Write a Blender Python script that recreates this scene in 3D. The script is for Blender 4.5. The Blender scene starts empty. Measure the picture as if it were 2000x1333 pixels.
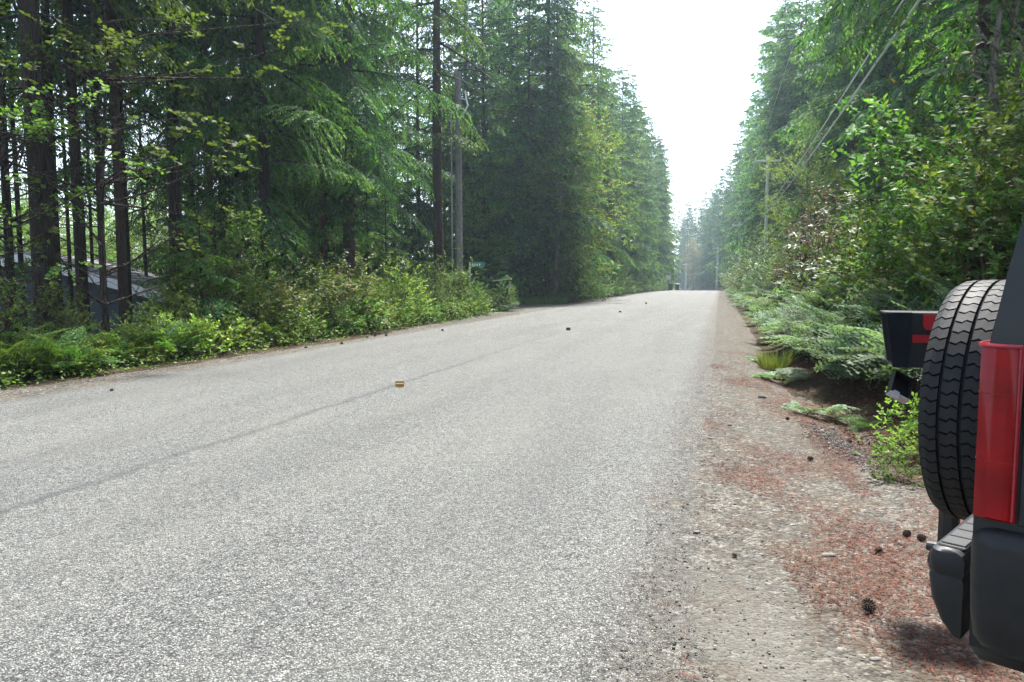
import bpy, bmesh, math, random
import numpy as np
from mathutils import Vector, Matrix

random.seed(7)
sc = bpy.context.scene
COL = sc.collection
R = math.radians

# ------------------------------------------------------------------ camera
EYE = 1.25
FPX = 1450.0
YAW, PITCH = R(15.6), math.atan(118.5 / FPX)
cam_d = bpy.data.cameras.new('camera')
cam_d.lens = 36.0 * FPX / 2000.0
cam_d.sensor_width = 36.0
cam_d.clip_start = 0.05
cam_d.clip_end = 3000
cam = bpy.data.objects.new('camera', cam_d)
cam.location = (0, 0, EYE)
cam.rotation_euler = (math.pi / 2 - PITCH, 0, YAW)
COL.objects.link(cam)
sc.camera = cam

# ------------------------------------------------------------------ sky, sun, exposure
SUN_AZ, SUN_EL = R(5), R(62)         # azimuth from +Y towards +X
world = bpy.data.worlds.new('World')
sc.world = world
world.use_nodes = True
wn = world.node_tree.nodes
wl = world.node_tree.links
sky = wn.new('ShaderNodeTexSky')
sky.sky_type = 'NISHITA'
sky.sun_disc = False
sky.sun_elevation = SUN_EL
sky.sun_rotation = SUN_AZ
sky.air_density = 1.0
sky.dust_density = 1.2
sky.ozone_density = 1.0
hsv = wn.new('ShaderNodeHueSaturation')
hsv.inputs['Saturation'].default_value = 0.7
wl.new(sky.outputs[0], hsv.inputs['Color'])
wl.new(hsv.outputs[0], wn['Background'].inputs[0])
wn['Background'].inputs[1].default_value = 0.135

sun_d = bpy.data.lights.new('sun', 'SUN')
sun_d.energy = 5.0
sun_d.angle = R(5)
sun_d.color = (1.0, 0.97, 0.91)
sun = bpy.data.objects.new('sun', sun_d)
sv = Vector((math.sin(SUN_AZ) * math.cos(SUN_EL), math.cos(SUN_AZ) * math.cos(SUN_EL), math.sin(SUN_EL)))
sun.rotation_euler = sv.to_track_quat('Z', 'Y').to_euler()
COL.objects.link(sun)

sc.view_settings.view_transform = 'Standard'
sc.view_settings.look = 'None'
sc.view_settings.gamma = 1.0
sc.view_settings.use_curve_mapping = False
sc.view_settings.exposure = 1.8
sc.render.engine = 'CYCLES'
cy = sc.cycles
cy.use_denoising = True
cy.max_bounces = 5
cy.diffuse_bounces = 3
cy.use_adaptive_sampling = True
cy.adaptive_threshold = 0.03
cy.glossy_bounces = 2
cy.transmission_bounces = 4
cy.transparent_max_bounces = 4
cy.volume_bounces = 0
cy.sample_clamp_indirect = 4

# ------------------------------------------------------------------ layout helpers
FW = Vector((-math.sin(YAW), math.cos(YAW)))
RT = Vector((math.cos(YAW), math.sin(YAW)))


def on_ray(px, x=None, y=None):
    """plan position on the sight line through photo column px, at world x or y"""
    a = (px - 1000) / FPX
    d = FW + RT * a
    t = x / d.x if x is not None else y / d.y
    return d.x * t, d.y * t


def shift(y):
    return -0.00058 * max(0.0, y - 105) ** 2


def sstep(a, b, v):
    t = np.clip((v - a) / (b - a), 0, 1)
    return t * t * (3 - 2 * t)


def road_z(y):
    d = np.maximum(0, np.asarray(y, float) - 70)
    return -2.8 * (1 - np.exp(-0.0001465 * d * d / 2.8))


def gz(x, y):
    """terrain height"""
    x = np.asarray(x, float)
    y = np.asarray(y, float)
    xs = x + 0.00058 * np.maximum(0, y - 105) ** 2
    z = road_z(y) + 0.0
    near = sstep(3.0, 7.5, y)
    edge = 0.75 + 0.6 * (1 - sstep(4, 12, y))
    z = z + near * (0.95 * sstep(edge + 0.15, edge + 2.6, xs) + 0.06 * np.clip(xs - 3, 0, 40))
    z = z - near * 0.09 * np.exp(-((xs - edge - 0.05) / 0.28) ** 2)
    clear = 1 - sstep(60, 90, y) * 0.6
    z = z - 2.1 * clear * sstep(9.6, 21, -xs) - 0.03 * sstep(-7.1, -7.6, xs)
    off = sstep(0.5, 2.0, xs) + sstep(8.2, 10, -xs)
    z = z + off * 0.10 * (np.sin(x * 1.7 + y * 0.6) * np.sin(y * 1.3 - x * 0.4)) - 0.012
    return z


def g(x, y):
    return float(gz(x, y))


# ------------------------------------------------------------------ object helpers
def link(o, parent=None):
    COL.objects.link(o)
    if parent is not None:
        o.parent = parent
    return o


def tag(o, label=None, cat=None, group=None, kind=None):
    if label:
        o['label'] = label
    if cat:
        o['category'] = cat
    if group:
        o['group'] = group
    if kind:
        o['kind'] = kind
    return o


def empty(name, loc, rz=0.0, s=1.0):
    e = bpy.data.objects.new(name, None)
    e.empty_display_size = 0.2
    e.location = loc
    e.rotation_euler = (0, 0, rz)
    e.scale = (s, s, s) if not hasattr(s, '__len__') else s
    return link(e)


def mesh_np(name, V, F, mats, midx=None, smooth=False):
    """V (n,3); F list of int arrays (m,k)"""
    me = bpy.data.meshes.new(name)
    V = np.ascontiguousarray(V, dtype=np.float32)
    me.vertices.add(len(V))
    me.vertices.foreach_set('co', V.ravel())
    F = [np.asarray(f, dtype=np.int32) for f in F if len(f)]
    loops = np.concatenate([f.ravel() for f in F])
    tot = np.concatenate([np.full(len(f), f.shape[1], np.int32) for f in F])
    st = np.concatenate([[0], np.cumsum(tot)[:-1]]).astype(np.int32)
    me.loops.add(len(loops))
    me.loops.foreach_set('vertex_index', loops)
    me.polygons.add(len(tot))
    me.polygons.foreach_set('loop_start', st)
    me.polygons.foreach_set('loop_total', tot)
    if midx is not None:
        me.polygons.foreach_set('material_index', np.asarray(midx, np.int32))
    if smooth:
        me.polygons.foreach_set('use_smooth', np.ones(len(tot), bool))
    for m in mats:
        me.materials.append(m)
    me.update()
    me.validate()
    return me


def quads_mesh(name, Q, mats, midx=None):
    """Q (n,4,3) loose quads"""
    n = len(Q)
    return mesh_np(name, Q.reshape(-1, 3), [np.arange(n * 4).reshape(n, 4)], mats, midx)


class MB:
    """collects simple solids into one mesh"""

    def __init__(self):
        self.V, self.F, self.M = [], [], []
        self.n = 0

    def add(self, V, F, m=0):
        V = np.asarray(V, float)
        self.V.append(V)
        for f in F:
            self.F.append([i + self.n for i in f])
            self.M.append(m)
        self.n += len(V)
        return self

    def box(self, a, b, m=0, rot=None, piv=None):
        x0, y0, z0 = a
        x1, y1, z1 = b
        V = np.array([(x0, y0, z0), (x1, y0, z0), (x1, y1, z0), (x0, y1, z0), (x0, y0, z1), (x1, y0, z1), (x1, y1, z1), (x0, y1, z1)], float)
        if rot is not None:
            p = np.array(piv if piv is not None else V.mean(0))
            V = (V - p) @ np.array(rot.to_3x3()).T + p
        return self.add(V, [(0, 3, 2, 1), (4, 5, 6, 7), (0, 1, 5, 4), (1, 2, 6, 5), (2, 3, 7, 6), (3, 0, 4, 7)], m)

    def prism(self, pts, z0, z1, axis=2, m=0):
        """closed outline extruded along an axis"""
        n = len(pts)
        V = []
        for z in (z0, z1):
            for p in pts:
                q = list(p)
                q.insert(axis, z)
                V.append(q)
        F = [tuple(range(n))[::-1], tuple(range(n, 2 * n))] + [(i, (i + 1) % n, n + (i + 1) % n, n + i) for i in range(n)]
        return self.add(V, F, m)

    def tube(self, P, r, k=6, m=0, cap=True):
        P = np.asarray(P, float)
        n = len(P)
        r = np.broadcast_to(np.asarray(r, float), (n,))
        T = np.gradient(P, axis=0)
        T /= np.linalg.norm(T, axis=1)[:, None] + 1e-9
        ref = np.array([0, 0, 1.0]) if abs(T[:, 2]).mean() < 0.8 else np.array([1.0, 0, 0])
        A = np.cross(T, ref)
        A /= np.linalg.norm(A, axis=1)[:, None] + 1e-9
        B = np.cross(T, A)
        an = np.arange(k) * 2 * math.pi / k
        V = P[:, None, :] + r[:, None, None] * (np.cos(an)[None, :, None] * A[:, None, :] + np.sin(an)[None, :, None] * B[:, None, :])
        F = []
        for i in range(n - 1):
            for j in range(k):
                F.append((i * k + j, i * k + (j + 1) % k, (i + 1) * k + (j + 1) % k, (i + 1) * k + j))
        if cap:
            F.append(tuple(range(k)))
            F.append(tuple(range((n - 1) * k, n * k))[::-1])
        return self.add(V.reshape(-1, 3), F, m)

    def lathe(self, prof, k=24, axis='z', c=(0, 0, 0), m=0):
        """prof list of (r, h)"""
        an = np.arange(k) * 2 * math.pi / k
        V = []
        for r, h in prof:
            for a in an:
                if axis == 'z':
                    V.append((c[0] + r * math.cos(a), c[1] + r * math.sin(a), c[2] + h))
                else:
                    V.append((c[0] + r * math.sin(a), c[1] + h, c[2] + r * math.cos(a)))
        n = len(prof)
        F = []
        for i in range(n - 1):
            for j in range(k):
                F.append((i * k + j, i * k + (j + 1) % k, (i + 1) * k + (j + 1) % k, (i + 1) * k + j))
        F.append(tuple(range(k))[::-1])
        F.append(tuple(range((n - 1) * k, n * k)))
        return self.add(V, F, m)

    def mesh(self, name, mats, smooth=False, bevel=0.0, seg=2):
        me = bpy.data.meshes.new(name)
        me.from_pydata(np.concatenate(self.V).tolist(), [], self.F)
        mats = mats if isinstance(mats, (list, tuple)) else [mats]
        for mt in mats:
            me.materials.append(mt)
        me.polygons.foreach_set('material_index', self.M)
        bm = bmesh.new()
        bm.from_mesh(me)
        bmesh.ops.recalc_face_normals(bm, faces=bm.faces)
        if bevel > 0:
            es = [e for e in bm.edges if len(e.link_faces) == 2 and e.calc_face_angle(0) > 0.5]
            bmesh.ops.bevel(bm, geom=es, offset=bevel, segments=seg, affect='EDGES', profile=0.5, clamp_overlap=True)
        bm.to_mesh(me)
        bm.free()
        if smooth:
            me.polygons.foreach_set('use_smooth', [True] * len(me.polygons))
            me.set_sharp_from_angle(angle=R(38))
        me.update()
        return me

    def build(self, name, mats, parent=None, smooth=False, bevel=0.0, seg=2, loc=None):
        o = bpy.data.objects.new(name, self.mesh(name, mats, smooth, bevel, seg))
        if loc is not None:
            o.location = loc
        return link(o, parent)


def child(name, me, parent, mat=None, slot=0):
    o = bpy.data.objects.new(name, me)
    link(o, parent)
    if mat is not None:
        o.material_slots[slot].link = 'OBJECT'
        o.material_slots[slot].material = mat
    return o


# ------------------------------------------------------------------ materials
class NT:
    def __init__(self, name):
        self.m = bpy.data.materials.new(name)
        self.m.use_nodes = True
        self.t = self.m.node_tree
        self.n = self.t.nodes
        self.bsdf = self.n['Principled BSDF']
        self.out = self.n['Material Output']

    def new(self, t, **kw):
        nd = self.n.new(t)
        for k, v in kw.items():
            setattr(nd, k, v)
        return nd

    def set(self, sock, v):
        if isinstance(v, bpy.types.NodeSocket):
            self.t.links.new(v, sock)
        elif isinstance(v, tuple) and len(v) == 3 and sock.type == 'RGBA':
            sock.default_value = (*v, 1)
        else:
            sock.default_value = v

    def pos(self):
        return self.new('ShaderNodeNewGeometry').outputs['Position']

    def obj(self):
        return self.new('ShaderNodeTexCoord').outputs['Object']

    def scale(self, v, s):
        nd = self.new('ShaderNodeMapping')
        self.set(nd.inputs['Vector'], v)
        nd.inputs['Scale'].default_value = s
        return nd.outputs[0]

    def noise(self, v, s, det=3.0, rough=0.55, dist=0.0):
        nd = self.new('ShaderNodeTexNoise')
        self.set(nd.inputs['Vector'], v)
        nd.inputs['Scale'].default_value = s
        nd.inputs['Detail'].default_value = det
        nd.inputs['Roughness'].default_value = rough
        nd.inputs['Distortion'].default_value = dist
        return nd.outputs['Fac']

    def voro(self, v, s, feature='F1'):
        nd = self.new('ShaderNodeTexVoronoi', feature=feature)
        self.set(nd.inputs['Vector'], v)
        nd.inputs['Scale'].default_value = s
        return nd

    def ramp(self, f, stops):
        nd = self.new('ShaderNodeValToRGB')
        self.set(nd.inputs[0], f)
        e = nd.color_ramp.elements
        while len(e) < len(stops):
            e.new(0.5)
        for el, (p, c) in zip(e, stops):
            el.position = p
            el.color = (*c, 1) if hasattr(c, '__len__') else (c, c, c, 1)
        return nd.outputs[0]

    def mix(self, f, a, b, mode='MIX'):
        nd = self.new('ShaderNodeMix', data_type='RGBA', blend_type=mode)
        self.set(nd.inputs[0], f)
        self.set(nd.inputs[6], a)
        self.set(nd.inputs[7], b)
        return nd.outputs[2]

    def math(self, op, a, b=0.0, c=0.0):
        nd = self.new('ShaderNodeMath', operation=op)
        self.set(nd.inputs[0], a)
        self.set(nd.inputs[1], b)
        self.set(nd.inputs[2], c)
        return nd.outputs[0]

    def mapr(self, v, a, b, c=0.0, d=1.0):
        nd = self.new('ShaderNodeMapRange')
        nd.clamp = True
        self.set(nd.inputs[0], v)
        for i, q in enumerate((a, b, c, d)):
            nd.inputs[i + 1].default_value = q
        return nd.outputs[0]

    def bump(self, h, strength=0.5, dist=0.01):
        nd = self.new('ShaderNodeBump')
        nd.inputs['Strength'].default_value = strength
        nd.inputs['Distance'].default_value = dist
        self.set(nd.inputs['Height'], h)
        self.t.links.new(nd.outputs[0], self.bsdf.inputs['Normal'])
        return nd.outputs[0]

    def fin(self, col=None, rough=0.6, spec=0.4, metal=0.0):
        if col is not None:
            self.set(self.bsdf.inputs['Base Color'], col)
        self.set(self.bsdf.inputs['Roughness'], rough)
        self.bsdf.inputs['Specular IOR Level'].default_value = spec
        self.bsdf.inputs['Metallic'].default_value = metal
        return self.m


def plain(name, c, rough=0.6, spec=0.4, metal=0.0, var=0.25, sc_=14.0, bump=0.15):
    t = NT(name)
    v = t.obj()
    f = t.noise(v, sc_, 4)
    col = t.ramp(f, [(0.3, tuple(q * (1 - var) for q in c)), (0.7, tuple(min(1, q * (1 + var)) for q in c))])
    if bump:
        t.bump(t.noise(v, sc_ * 9, 3), bump, 0.003)
    return t.fin(col, t.mapr(t.noise(v, sc_ * 0.6), 0.3, 0.7, max(0.02, rough - 0.08), min(1, rough + 0.08)), spec, metal)


def leafmat(name, stops, trans=0.35, rough=0.5, spec=0.35, tc=(1.15, 1.25, 0.5), objvar=0.35):
    t = NT(name)
    geo = t.new('ShaderNodeNewGeometry')
    col = t.ramp(geo.outputs['Random Per Island'], stops)
    oi = t.new('ShaderNodeObjectInfo')
    hs = t.new('ShaderNodeHueSaturation')
    t.set(hs.inputs['Color'], col)
    t.set(hs.inputs['Hue'], t.mapr(oi.outputs['Random'], 0, 1, 0.465, 0.528))
    t.set(hs.inputs['Value'], t.mapr(oi.outputs['Random'], 0, 1, 1 - objvar, 1 + objvar))
    cl = t.noise(t.obj(), 0.9, 2)
    col = t.mix(t.mapr(cl, 0.35, 0.65), hs.outputs[0], t.mix(1.0, hs.outputs[0], (0.62, 0.70, 0.62), 'MULTIPLY'))
    t.fin(col, rough, spec)
    tr = t.new('ShaderNodeBsdfTranslucent')
    t.set(tr.inputs[0], t.mix(1.0, col, tc, 'MULTIPLY'))
    mx = t.new('ShaderNodeMixShader')
    mx.inputs[0].default_value = trans
    t.t.links.new(t.bsdf.outputs[0], mx.inputs[1])
    t.t.links.new(tr.outputs[0], mx.inputs[2])
    t.t.links.new(mx.outputs[0], t.out.inputs[0])
    return t.m


M = {}
M['needle'] = leafmat('needle_foliage', [(0, (.034, .074, .030)), (.5, (.052, .108, .040)), (1, (.082, .155, .052))], .40, .65, .12)
M['needle_tip'] = leafmat('needle_new_growth', [(0, (.07, .135, .038)), (.6, (.11, .195, .048)), (1, (.17, .265, .065))], .45, .6, .15)
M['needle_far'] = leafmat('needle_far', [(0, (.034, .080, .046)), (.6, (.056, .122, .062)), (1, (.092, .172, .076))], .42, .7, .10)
M['huck'] = leafmat('huckleberry_leaf', [(0, (.040, .088, .022)), (.5, (.080, .150, .034)), (.92, (.15, .225, .05)), (1, (.20, .17, .06))], .40, .55, .16)
M['huck_bronze'] = leafmat('huckleberry_bronze_leaf', [(0, (.055, .085, .028)), (.6, (.105, .14, .04)), (1, (.22, .16, .07))], .36, .55, .16)
M['brown_leaf'] = leafmat('dying_brown_leaf', [(0, (.055, .052, .036)), (.5, (.095, .085, .060)), (1, (.16, .125, .085))], .3, .6, .2, (1.2, 1.0, .6))
M['salal'] = leafmat('salal_leaf', [(0, (.05, .105, .025)), (.5, (.10, .19, .035)), (.9, (.18, .29, .055)), (1, (.32, .38, .08))], .42, .5, .2)
M['lime'] = leafmat('lime_leaf', [(0, (.10, .16, .03)), (.5, (.19, .27, .05)), (1, (.34, .38, .08))], .45, .55, .2)
M['rhodo'] = leafmat('rhododendron_leaf', [(0, (.04, .085, .03)), (.5, (.075, .14, .042)), (.92, (.13, .20, .06)), (1, (.32, .24, .08))], .28, .45, .22)
M['alder'] = leafmat('alder_leaf', [(0, (.085, .145, .045)), (.5, (.145, .225, .065)), (1, (.24, .32, .10))], .48, .6, .15)
M['maple'] = leafmat('maple_leaf', [(0, (.05, .10, .025)), (.5, (.09, .155, .04)), (1, (.15, .22, .06))], .45, .6, .15)
M['madrone'] = leafmat('madrone_leaf', [(0, (.16, .12, .04)), (.5, (.24, .19, .06)), (1, (.34, .25, .08))], .35, .5, .3, (1.2, 1.1, .5))
M['bracken'] = leafmat('bracken_frond', [(0, (.10, .15, .09)), (.5, (.155, .215, .135)), (1, (.23, .29, .19))], .45, .6, .15, (1.1, 1.25, .6), .3)
M['fern'] = leafmat('lady_fern_frond', [(0, (.06, .12, .03)), (.5, (.10, .18, .045)), (1, (.16, .25, .07))], .46, .6, .15, (1.1, 1.25, .5), .3)
M['grass'] = leafmat('grass_blade', [(0, (.10, .17, .04)), (.6, (.18, .27, .06)), (1, (.30, .34, .10))], .4, .5, .3)
M['dead'] = leafmat('dry_frond', [(0, (.05, .032, .018)), (.6, (.10, .068, .04)), (1, (.19, .14, .085))], .2, .7, .2, (1.1, .9, .6))


def bark(name, dark, light, red=0.0, sx=9.0):
    t = NT(name)
    v = t.obj()
    vs = t.scale(v, (sx, sx, 1.3))
    vo = t.voro(vs, 1.6, 'DISTANCE_TO_EDGE')
    n = t.noise(vs, 2.2, 5, .6, .4)
    h = t.math('ADD', t.mapr(vo.outputs['Distance'], 0, .28), t.math('MULTIPLY', n, .8))
    col = t.ramp(h, [(.25, dark), (.6, light), (1.0, tuple(min(1, q * 1.35) for q in light))])
    blot = t.mapr(t.noise(t.scale(v, (3, 3, .8)), 1.5, 3), .55, .75)
    col = t.mix(t.math('MULTIPLY', blot, .45), col, (.055, .062, .038))
    t.bump(h, 1.0, .03)
    return t.fin(col, .9, .15)


M['bark'] = bark('fir_bark', (.007, .006, .005), (.034, .026, .021))
M['bark_red'] = bark('cedar_bark', (.016, .011, .009), (.07, .048, .036), sx=14)
M['bark_grey'] = bark('alder_bark', (.035, .032, .026), (.12, .11, .09), sx=5)
M['twig'] = plain('bare_twig', (.06, .046, .036), .9, .1, var=.5)
M['stem'] = plain('green_stem', (.10, .09, .045), .8, .2, var=.4)
M['stem_red'] = plain('reddish_stem', (.10, .055, .035), .8, .2, var=.4)


def ground_mat():
    t = NT('forest_floor')
    p = t.pos()
    a = t.noise(p, 1.1, 5, .65)
    b = t.noise(p, 28, 5, .7)
    c1 = t.ramp(b, [(.25, (.012, .009, .006)), (.5, (.042, .028, .018)), (.72, (.085, .056, .036)), (.9, (.13, .10, .07))])
    c2 = t.ramp(b, [(.3, (.03, .035, .012)), (.7, (.08, .075, .03))])
    col = t.mix(t.mapr(a, .5, .68), c1, c2)
    t.bump(t.math('ADD', b, t.math('MULTIPLY', a, .5)), .9, .04)
    return t.fin(col, .95, .1)


def gravel_col(t, p):
    """compacted gravel with fallen rust-brown needles and pale dust: colour, height"""
    v = t.voro(p, 70)
    v2 = t.voro(p, 27)
    s1 = t.new('ShaderNodeSeparateColor')
    t.set(s1.inputs[0], v.outputs['Color'])
    s2 = t.new('ShaderNodeSeparateColor')
    t.set(s2.inputs[0], v2.outputs['Color'])
    stone = t.ramp(t.math('ADD', t.math('MULTIPLY', s1.outputs[0], .65), t.math('MULTIPLY', s2.outputs[0], .35)), [(.08, (.030, .029, .027)), (.35, (.092, .087, .077)), (.65, (.165, .156, .138)), (.92, (.31, .30, .27))])
    dirt = t.ramp(t.noise(p, 60, 5, .7), [(.25, (.055, .049, .040)), (.75, (.145, .130, .108))])
    col = t.mix(t.mapr(t.noise(p, 7, 5, .65), .46, .72), stone, dirt)
    xyz = t.new('ShaderNodeSeparateXYZ')
    t.set(xyz.inputs[0], p)
    # needle litter: streaky rust clumps
    st = t.noise(t.scale(p, (6, 3.2, 1)), 14, 4, .7, 1.2)
    fine = t.noise(t.scale(p, (1.0, 1.0, 1)), 130, 2, .6)
    lit = t.math('ADD', t.noise(p, 1.6, 4, .62), t.math('MULTIPLY', t.noise(p, 6.5, 3, .6), .45))
    bias = t.mapr(xyz.outputs[0], -.15, .8, -.10, .06)
    litm = t.mapr(t.math('ADD', lit, bias), .66, .86)
    litm = t.math('MULTIPLY', litm, t.mapr(t.math('ADD', t.math('MULTIPLY', st, .55), t.math('MULTIPLY', fine, .45)), .42, .56))
    needles = t.ramp(t.noise(p, 95, 3, .6), [(.3, (.055, .032, .016)), (.52, (.13, .070, .031)), (.75, (.21, .125, .060))])
    col = t.mix(t.math('MULTIPLY', litm, .55), col, needles)
    # pale dry sand where vehicles turn in, close by
    dx = t.math('SUBTRACT', xyz.outputs[0], t.math('ADD', .02, t.math('MULTIPLY', t.math('SUBTRACT', 3.5, xyz.outputs[1]), .16)))
    sd = t.math('ADD', t.math('ABSOLUTE', t.math('MULTIPLY', dx, 2.6)), t.math('MULTIPLY', t.math('SUBTRACT', t.noise(p, 3.2, 5, .65), .5), 1.5))
    sandm = t.math('MULTIPLY', t.mapr(sd, .25, .75, 1, 0), t.mapr(xyz.outputs[1], 2.7, 3.7, 1, 0))
    sand = t.ramp(t.noise(p, 90, 4, .7), [(.28, (.115, .110, .098)), (.72, (.215, .208, .186))])
    col = t.mix(t.math('MULTIPLY', sandm, .72), col, sand)
    h = t.math('ADD', t.math('SUBTRACT', 1.0, v.outputs['Distance']), t.noise(p, 30, 4))
    return t.mix(1.0, col, (.61, .60, .58), 'MULTIPLY'), h


def gravel_mat():
    t = NT('gravel_shoulder')
    col, h = gravel_col(t, t.pos())
    t.bump(h, .9, .010)
    return t.fin(col, .95, .15)


def chip_mat():
    """chip seal: pale angular chips in dark binder, worn wheel paths, a centre seam"""
    t = NT('chip_seal')
    p = t.pos()
    wob = t.new('ShaderNodeVectorMath', operation='ADD')
    t.set(wob.inputs[0], p)
    nw = t.new('ShaderNodeTexNoise')
    t.set(nw.inputs['Vector'], p)
    nw.inputs['Scale'].default_value = 55
    sm = t.new('ShaderNodeVectorMath', operation='SCALE')
    t.set(sm.inputs[0], nw.outputs['Color'])
    sm.inputs['Scale'].default_value = .012
    t.t.links.new(sm.outputs[0], wob.inputs[1])
    v = t.voro(wob.outputs[0], 145)
    v2 = t.voro(p, 46)
    sep = t.new('ShaderNodeSeparateColor')
    t.set(sep.inputs[0], v.outputs['Color'])
    sep2 = t.new('ShaderNodeSeparateColor')
    t.set(sep2.inputs[0], v2.outputs['Color'])
    rnd = t.math('ADD', t.math('MULTIPLY', sep.outputs[0], .78), t.math('MULTIPLY', sep2.outputs[0], .22))
    chip = t.ramp(rnd, [(.06, (.018, .018, .019)), (.22, (.075, .077, .078)), (.46, (.172, .174, .170)), (.70, (.27, .272, .258)), (.92, (.43, .425, .39))])
    gap = t.mapr(v.outputs['Distance'], .40, .72)
    xyz = t.new('ShaderNodeSeparateXYZ')
    t.set(xyz.inputs[0], p)
    y = xyz.outputs[1]
    bend = t.math('MAXIMUM', t.math('SUBTRACT', y, 105.0), 0.0)
    x = t.math('ADD', xyz.outputs[0], t.math('MULTIPLY', t.math('MULTIPLY', bend, bend), .00058))
    # distance from edges etc. along the straight part
    pat = t.noise(t.scale(p, (.55, .10, 1)), 1.0, 4, .6)
    pat2 = t.noise(t.scale(p, (2.2, .35, 1)), 1.0, 3, .6)
    def band(c, w):
        d = t.math('ABSOLUTE', t.math('SUBTRACT', x, c))
        return t.mapr(d, 0, w, 1, 0)
    tracks = t.math('MAXIMUM', t.math('MAXIMUM', band(-1.05, .55), band(-2.75, .55)), t.math('MAXIMUM', band(-4.6, .55), band(-6.3, .5)))
    seamx = t.math('ADD', x, t.math('MULTIPLY', t.math('SUBTRACT', t.noise(t.scale(p, (1, 1.6, 1)), 1.2, 4), .5), .20))
    seam = t.mapr(t.math('ABSOLUTE', t.math('ADD', seamx, 3.70)), .0, .075, 1, 0)
    seam = t.math('MULTIPLY', seam, t.mapr(t.noise(p, 3.0, 3), .25, .5))
    seam = t.math('MULTIPLY', seam, t.mapr(y, 8.0, 14.0, 1, .25))
    col = t.mix(t.math('MULTIPLY', gap, .65), chip, (.020, .020, .021))
    bleed = t.math('MULTIPLY', t.math('ADD', t.math('MULTIPLY', t.mapr(pat, .42, .72), .30), t.math('MULTIPLY', tracks, .20)), t.mapr(pat2, .3, .7, .5, 1.0))
    col = t.mix(bleed, col, (.075, .075, .073))
    col = t.mix(t.math('MULTIPLY', seam, .62), col, (.035, .037, .045))
    dust = t.math('MULTIPLY', t.mapr(t.noise(t.scale(p, (1.0, .22, 1)), 1.4, 4), .45, .75), .22)
    col = t.mix(dust, col, (.27, .262, .225))
    # chips thin out into the gravel at both edges
    gcol, gh = gravel_col(t, p)
    en = t.math('ADD', t.math('MULTIPLY', t.math('SUBTRACT', t.noise(p, 2.2, 4, .6), .5), .30), t.math('MULTIPLY', t.math('SUBTRACT', sep.outputs[1], .5), .34))
    er = t.mapr(t.math('ADD', x, en), -.43, -.23)
    el = t.mapr(t.math('ADD', x, en), -7.02, -7.16)
    col = t.mix(1.0, col, (.70, .70, .685), 'MULTIPLY')
    col = t.mix(t.math('MAXIMUM', er, el), col, gcol)
    t.bump(t.math('ADD', t.math('MULTIPLY', t.math('SUBTRACT', 1.0, gap), 1.0), t.math('MULTIPLY', rnd, .5)), .85, .006)
    return t.fin(col, .78, .25)


M['ground'] = ground_mat()
M['road'] = chip_mat()
M['gravel'] = gravel_mat()
M['pole'] = bark('weathered_pole_wood', (.10, .092, .084), (.25, .235, .22), sx=18)
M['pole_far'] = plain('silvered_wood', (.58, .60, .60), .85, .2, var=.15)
M['galv'] = plain('galvanised_steel', (.45, .47, .48), .45, .5, .6, var=.15)
M['white_metal'] = plain('white_enamel', (.72, .73, .72), .5, .4, var=.08)
M['wire'] = plain('aluminium_wire', (.62, .63, .64), .5, .4, .0, var=.1)
M['black_plastic'] = plain('black_plastic', (.009, .010, .011), .45, .35, var=.3, sc_=30)
M['grey_plastic'] = plain('charcoal_bumper_plastic', (.008, .0085, .0095), .5, .3, var=.18, sc_=40, bump=.12)
M['pad'] = plain('step_pad_rubber', (.018, .0185, .021), .6, .35, var=.15, sc_=40)
M['rubber'] = plain('tyre_rubber', (.011, .011, .012), .68, .28, var=.3, sc_=22, bump=.25)
M['rubber_dark'] = plain('tyre_groove_rubber', (.010, .010, .011), .85, .2, var=.3)
M['steel'] = plain('wheel_steel', (.35, .36, .37), .4, .5, .8, var=.1)
M['paint'] = NT('dark_teal_car_paint')
_t = M['paint']
_t.bsdf.inputs['Coat Weight'].default_value = .15
_t.bsdf.inputs['Coat Roughness'].default_value = .2
M['paint'] = _t.fin(_t.ramp(_t.noise(_t.obj(), 3, 5), [(.3, (.004, .007, .009)), (.7, (.006, .010, .012))]), .5, .3)
M['glass'] = plain('tinted_car_glass', (.012, .016, .018), .08, .6, var=.2, bump=0)
_t = NT('red_tail_lens')
_o = _t.obj()
_w = _t.new('ShaderNodeTexWave')
_w.inputs['Scale'].default_value = 30
_w.bands_direction = 'Z'
_t.set(_w.inputs['Vector'], _o)
_c = _t.ramp(_t.noise(_t.scale(_o, (3, 3, 9)), 2.2, 3), [(.3, (.12, .0006, .002)), (.7, (.23, .002, .004))])
_t.bsdf.inputs['Coat Weight'].default_value = .08
_t.bsdf.inputs['Coat Roughness'].default_value = .08
_t.bsdf.inputs['Transmission Weight'].default_value = .0
_t.bsdf.inputs['Subsurface Weight'].default_value = .0
_t.bsdf.inputs['Subsurface Radius'].default_value = (.03, .004, .004)
M['lens'] = _t.fin(_c, .28, .22)
_t = NT('red_prism_reflector')
_o = _t.obj()
_v = _t.voro(_o, 260)
_t.bump(_v.outputs['Distance'], .15, .001)
M['lens_prism'] = _t.fin(_t.ramp(_v.outputs['Distance'], [(.2, (.26, .002, .004)), (.8, (.15, .001, .003))]), .4, .12)
M['lens_edge'] = plain('pale_red_lens_rim', (.22, .012, .02), .2, .6, var=.1)
M['red_tape'] = plain('red_reflective_tape', (.26, .005, .011), .4, .5, var=.15)
M['yellow'] = plain('yellow_marker_plastic', (.30, .155, .008), .5, .4, var=.15, sc_=60)
M['dark_marker'] = plain('soiled_marker_plastic', (.07, .06, .045), .7, .3, var=.3, sc_=60)
M['orange_marker'] = plain('orange_marker_plastic', (.40, .20, .05), .6, .3, var=.2, sc_=60)
M['sign_green'] = plain('green_street_sign', (.006, .16, .11), .4, .5, var=.1)
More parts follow.
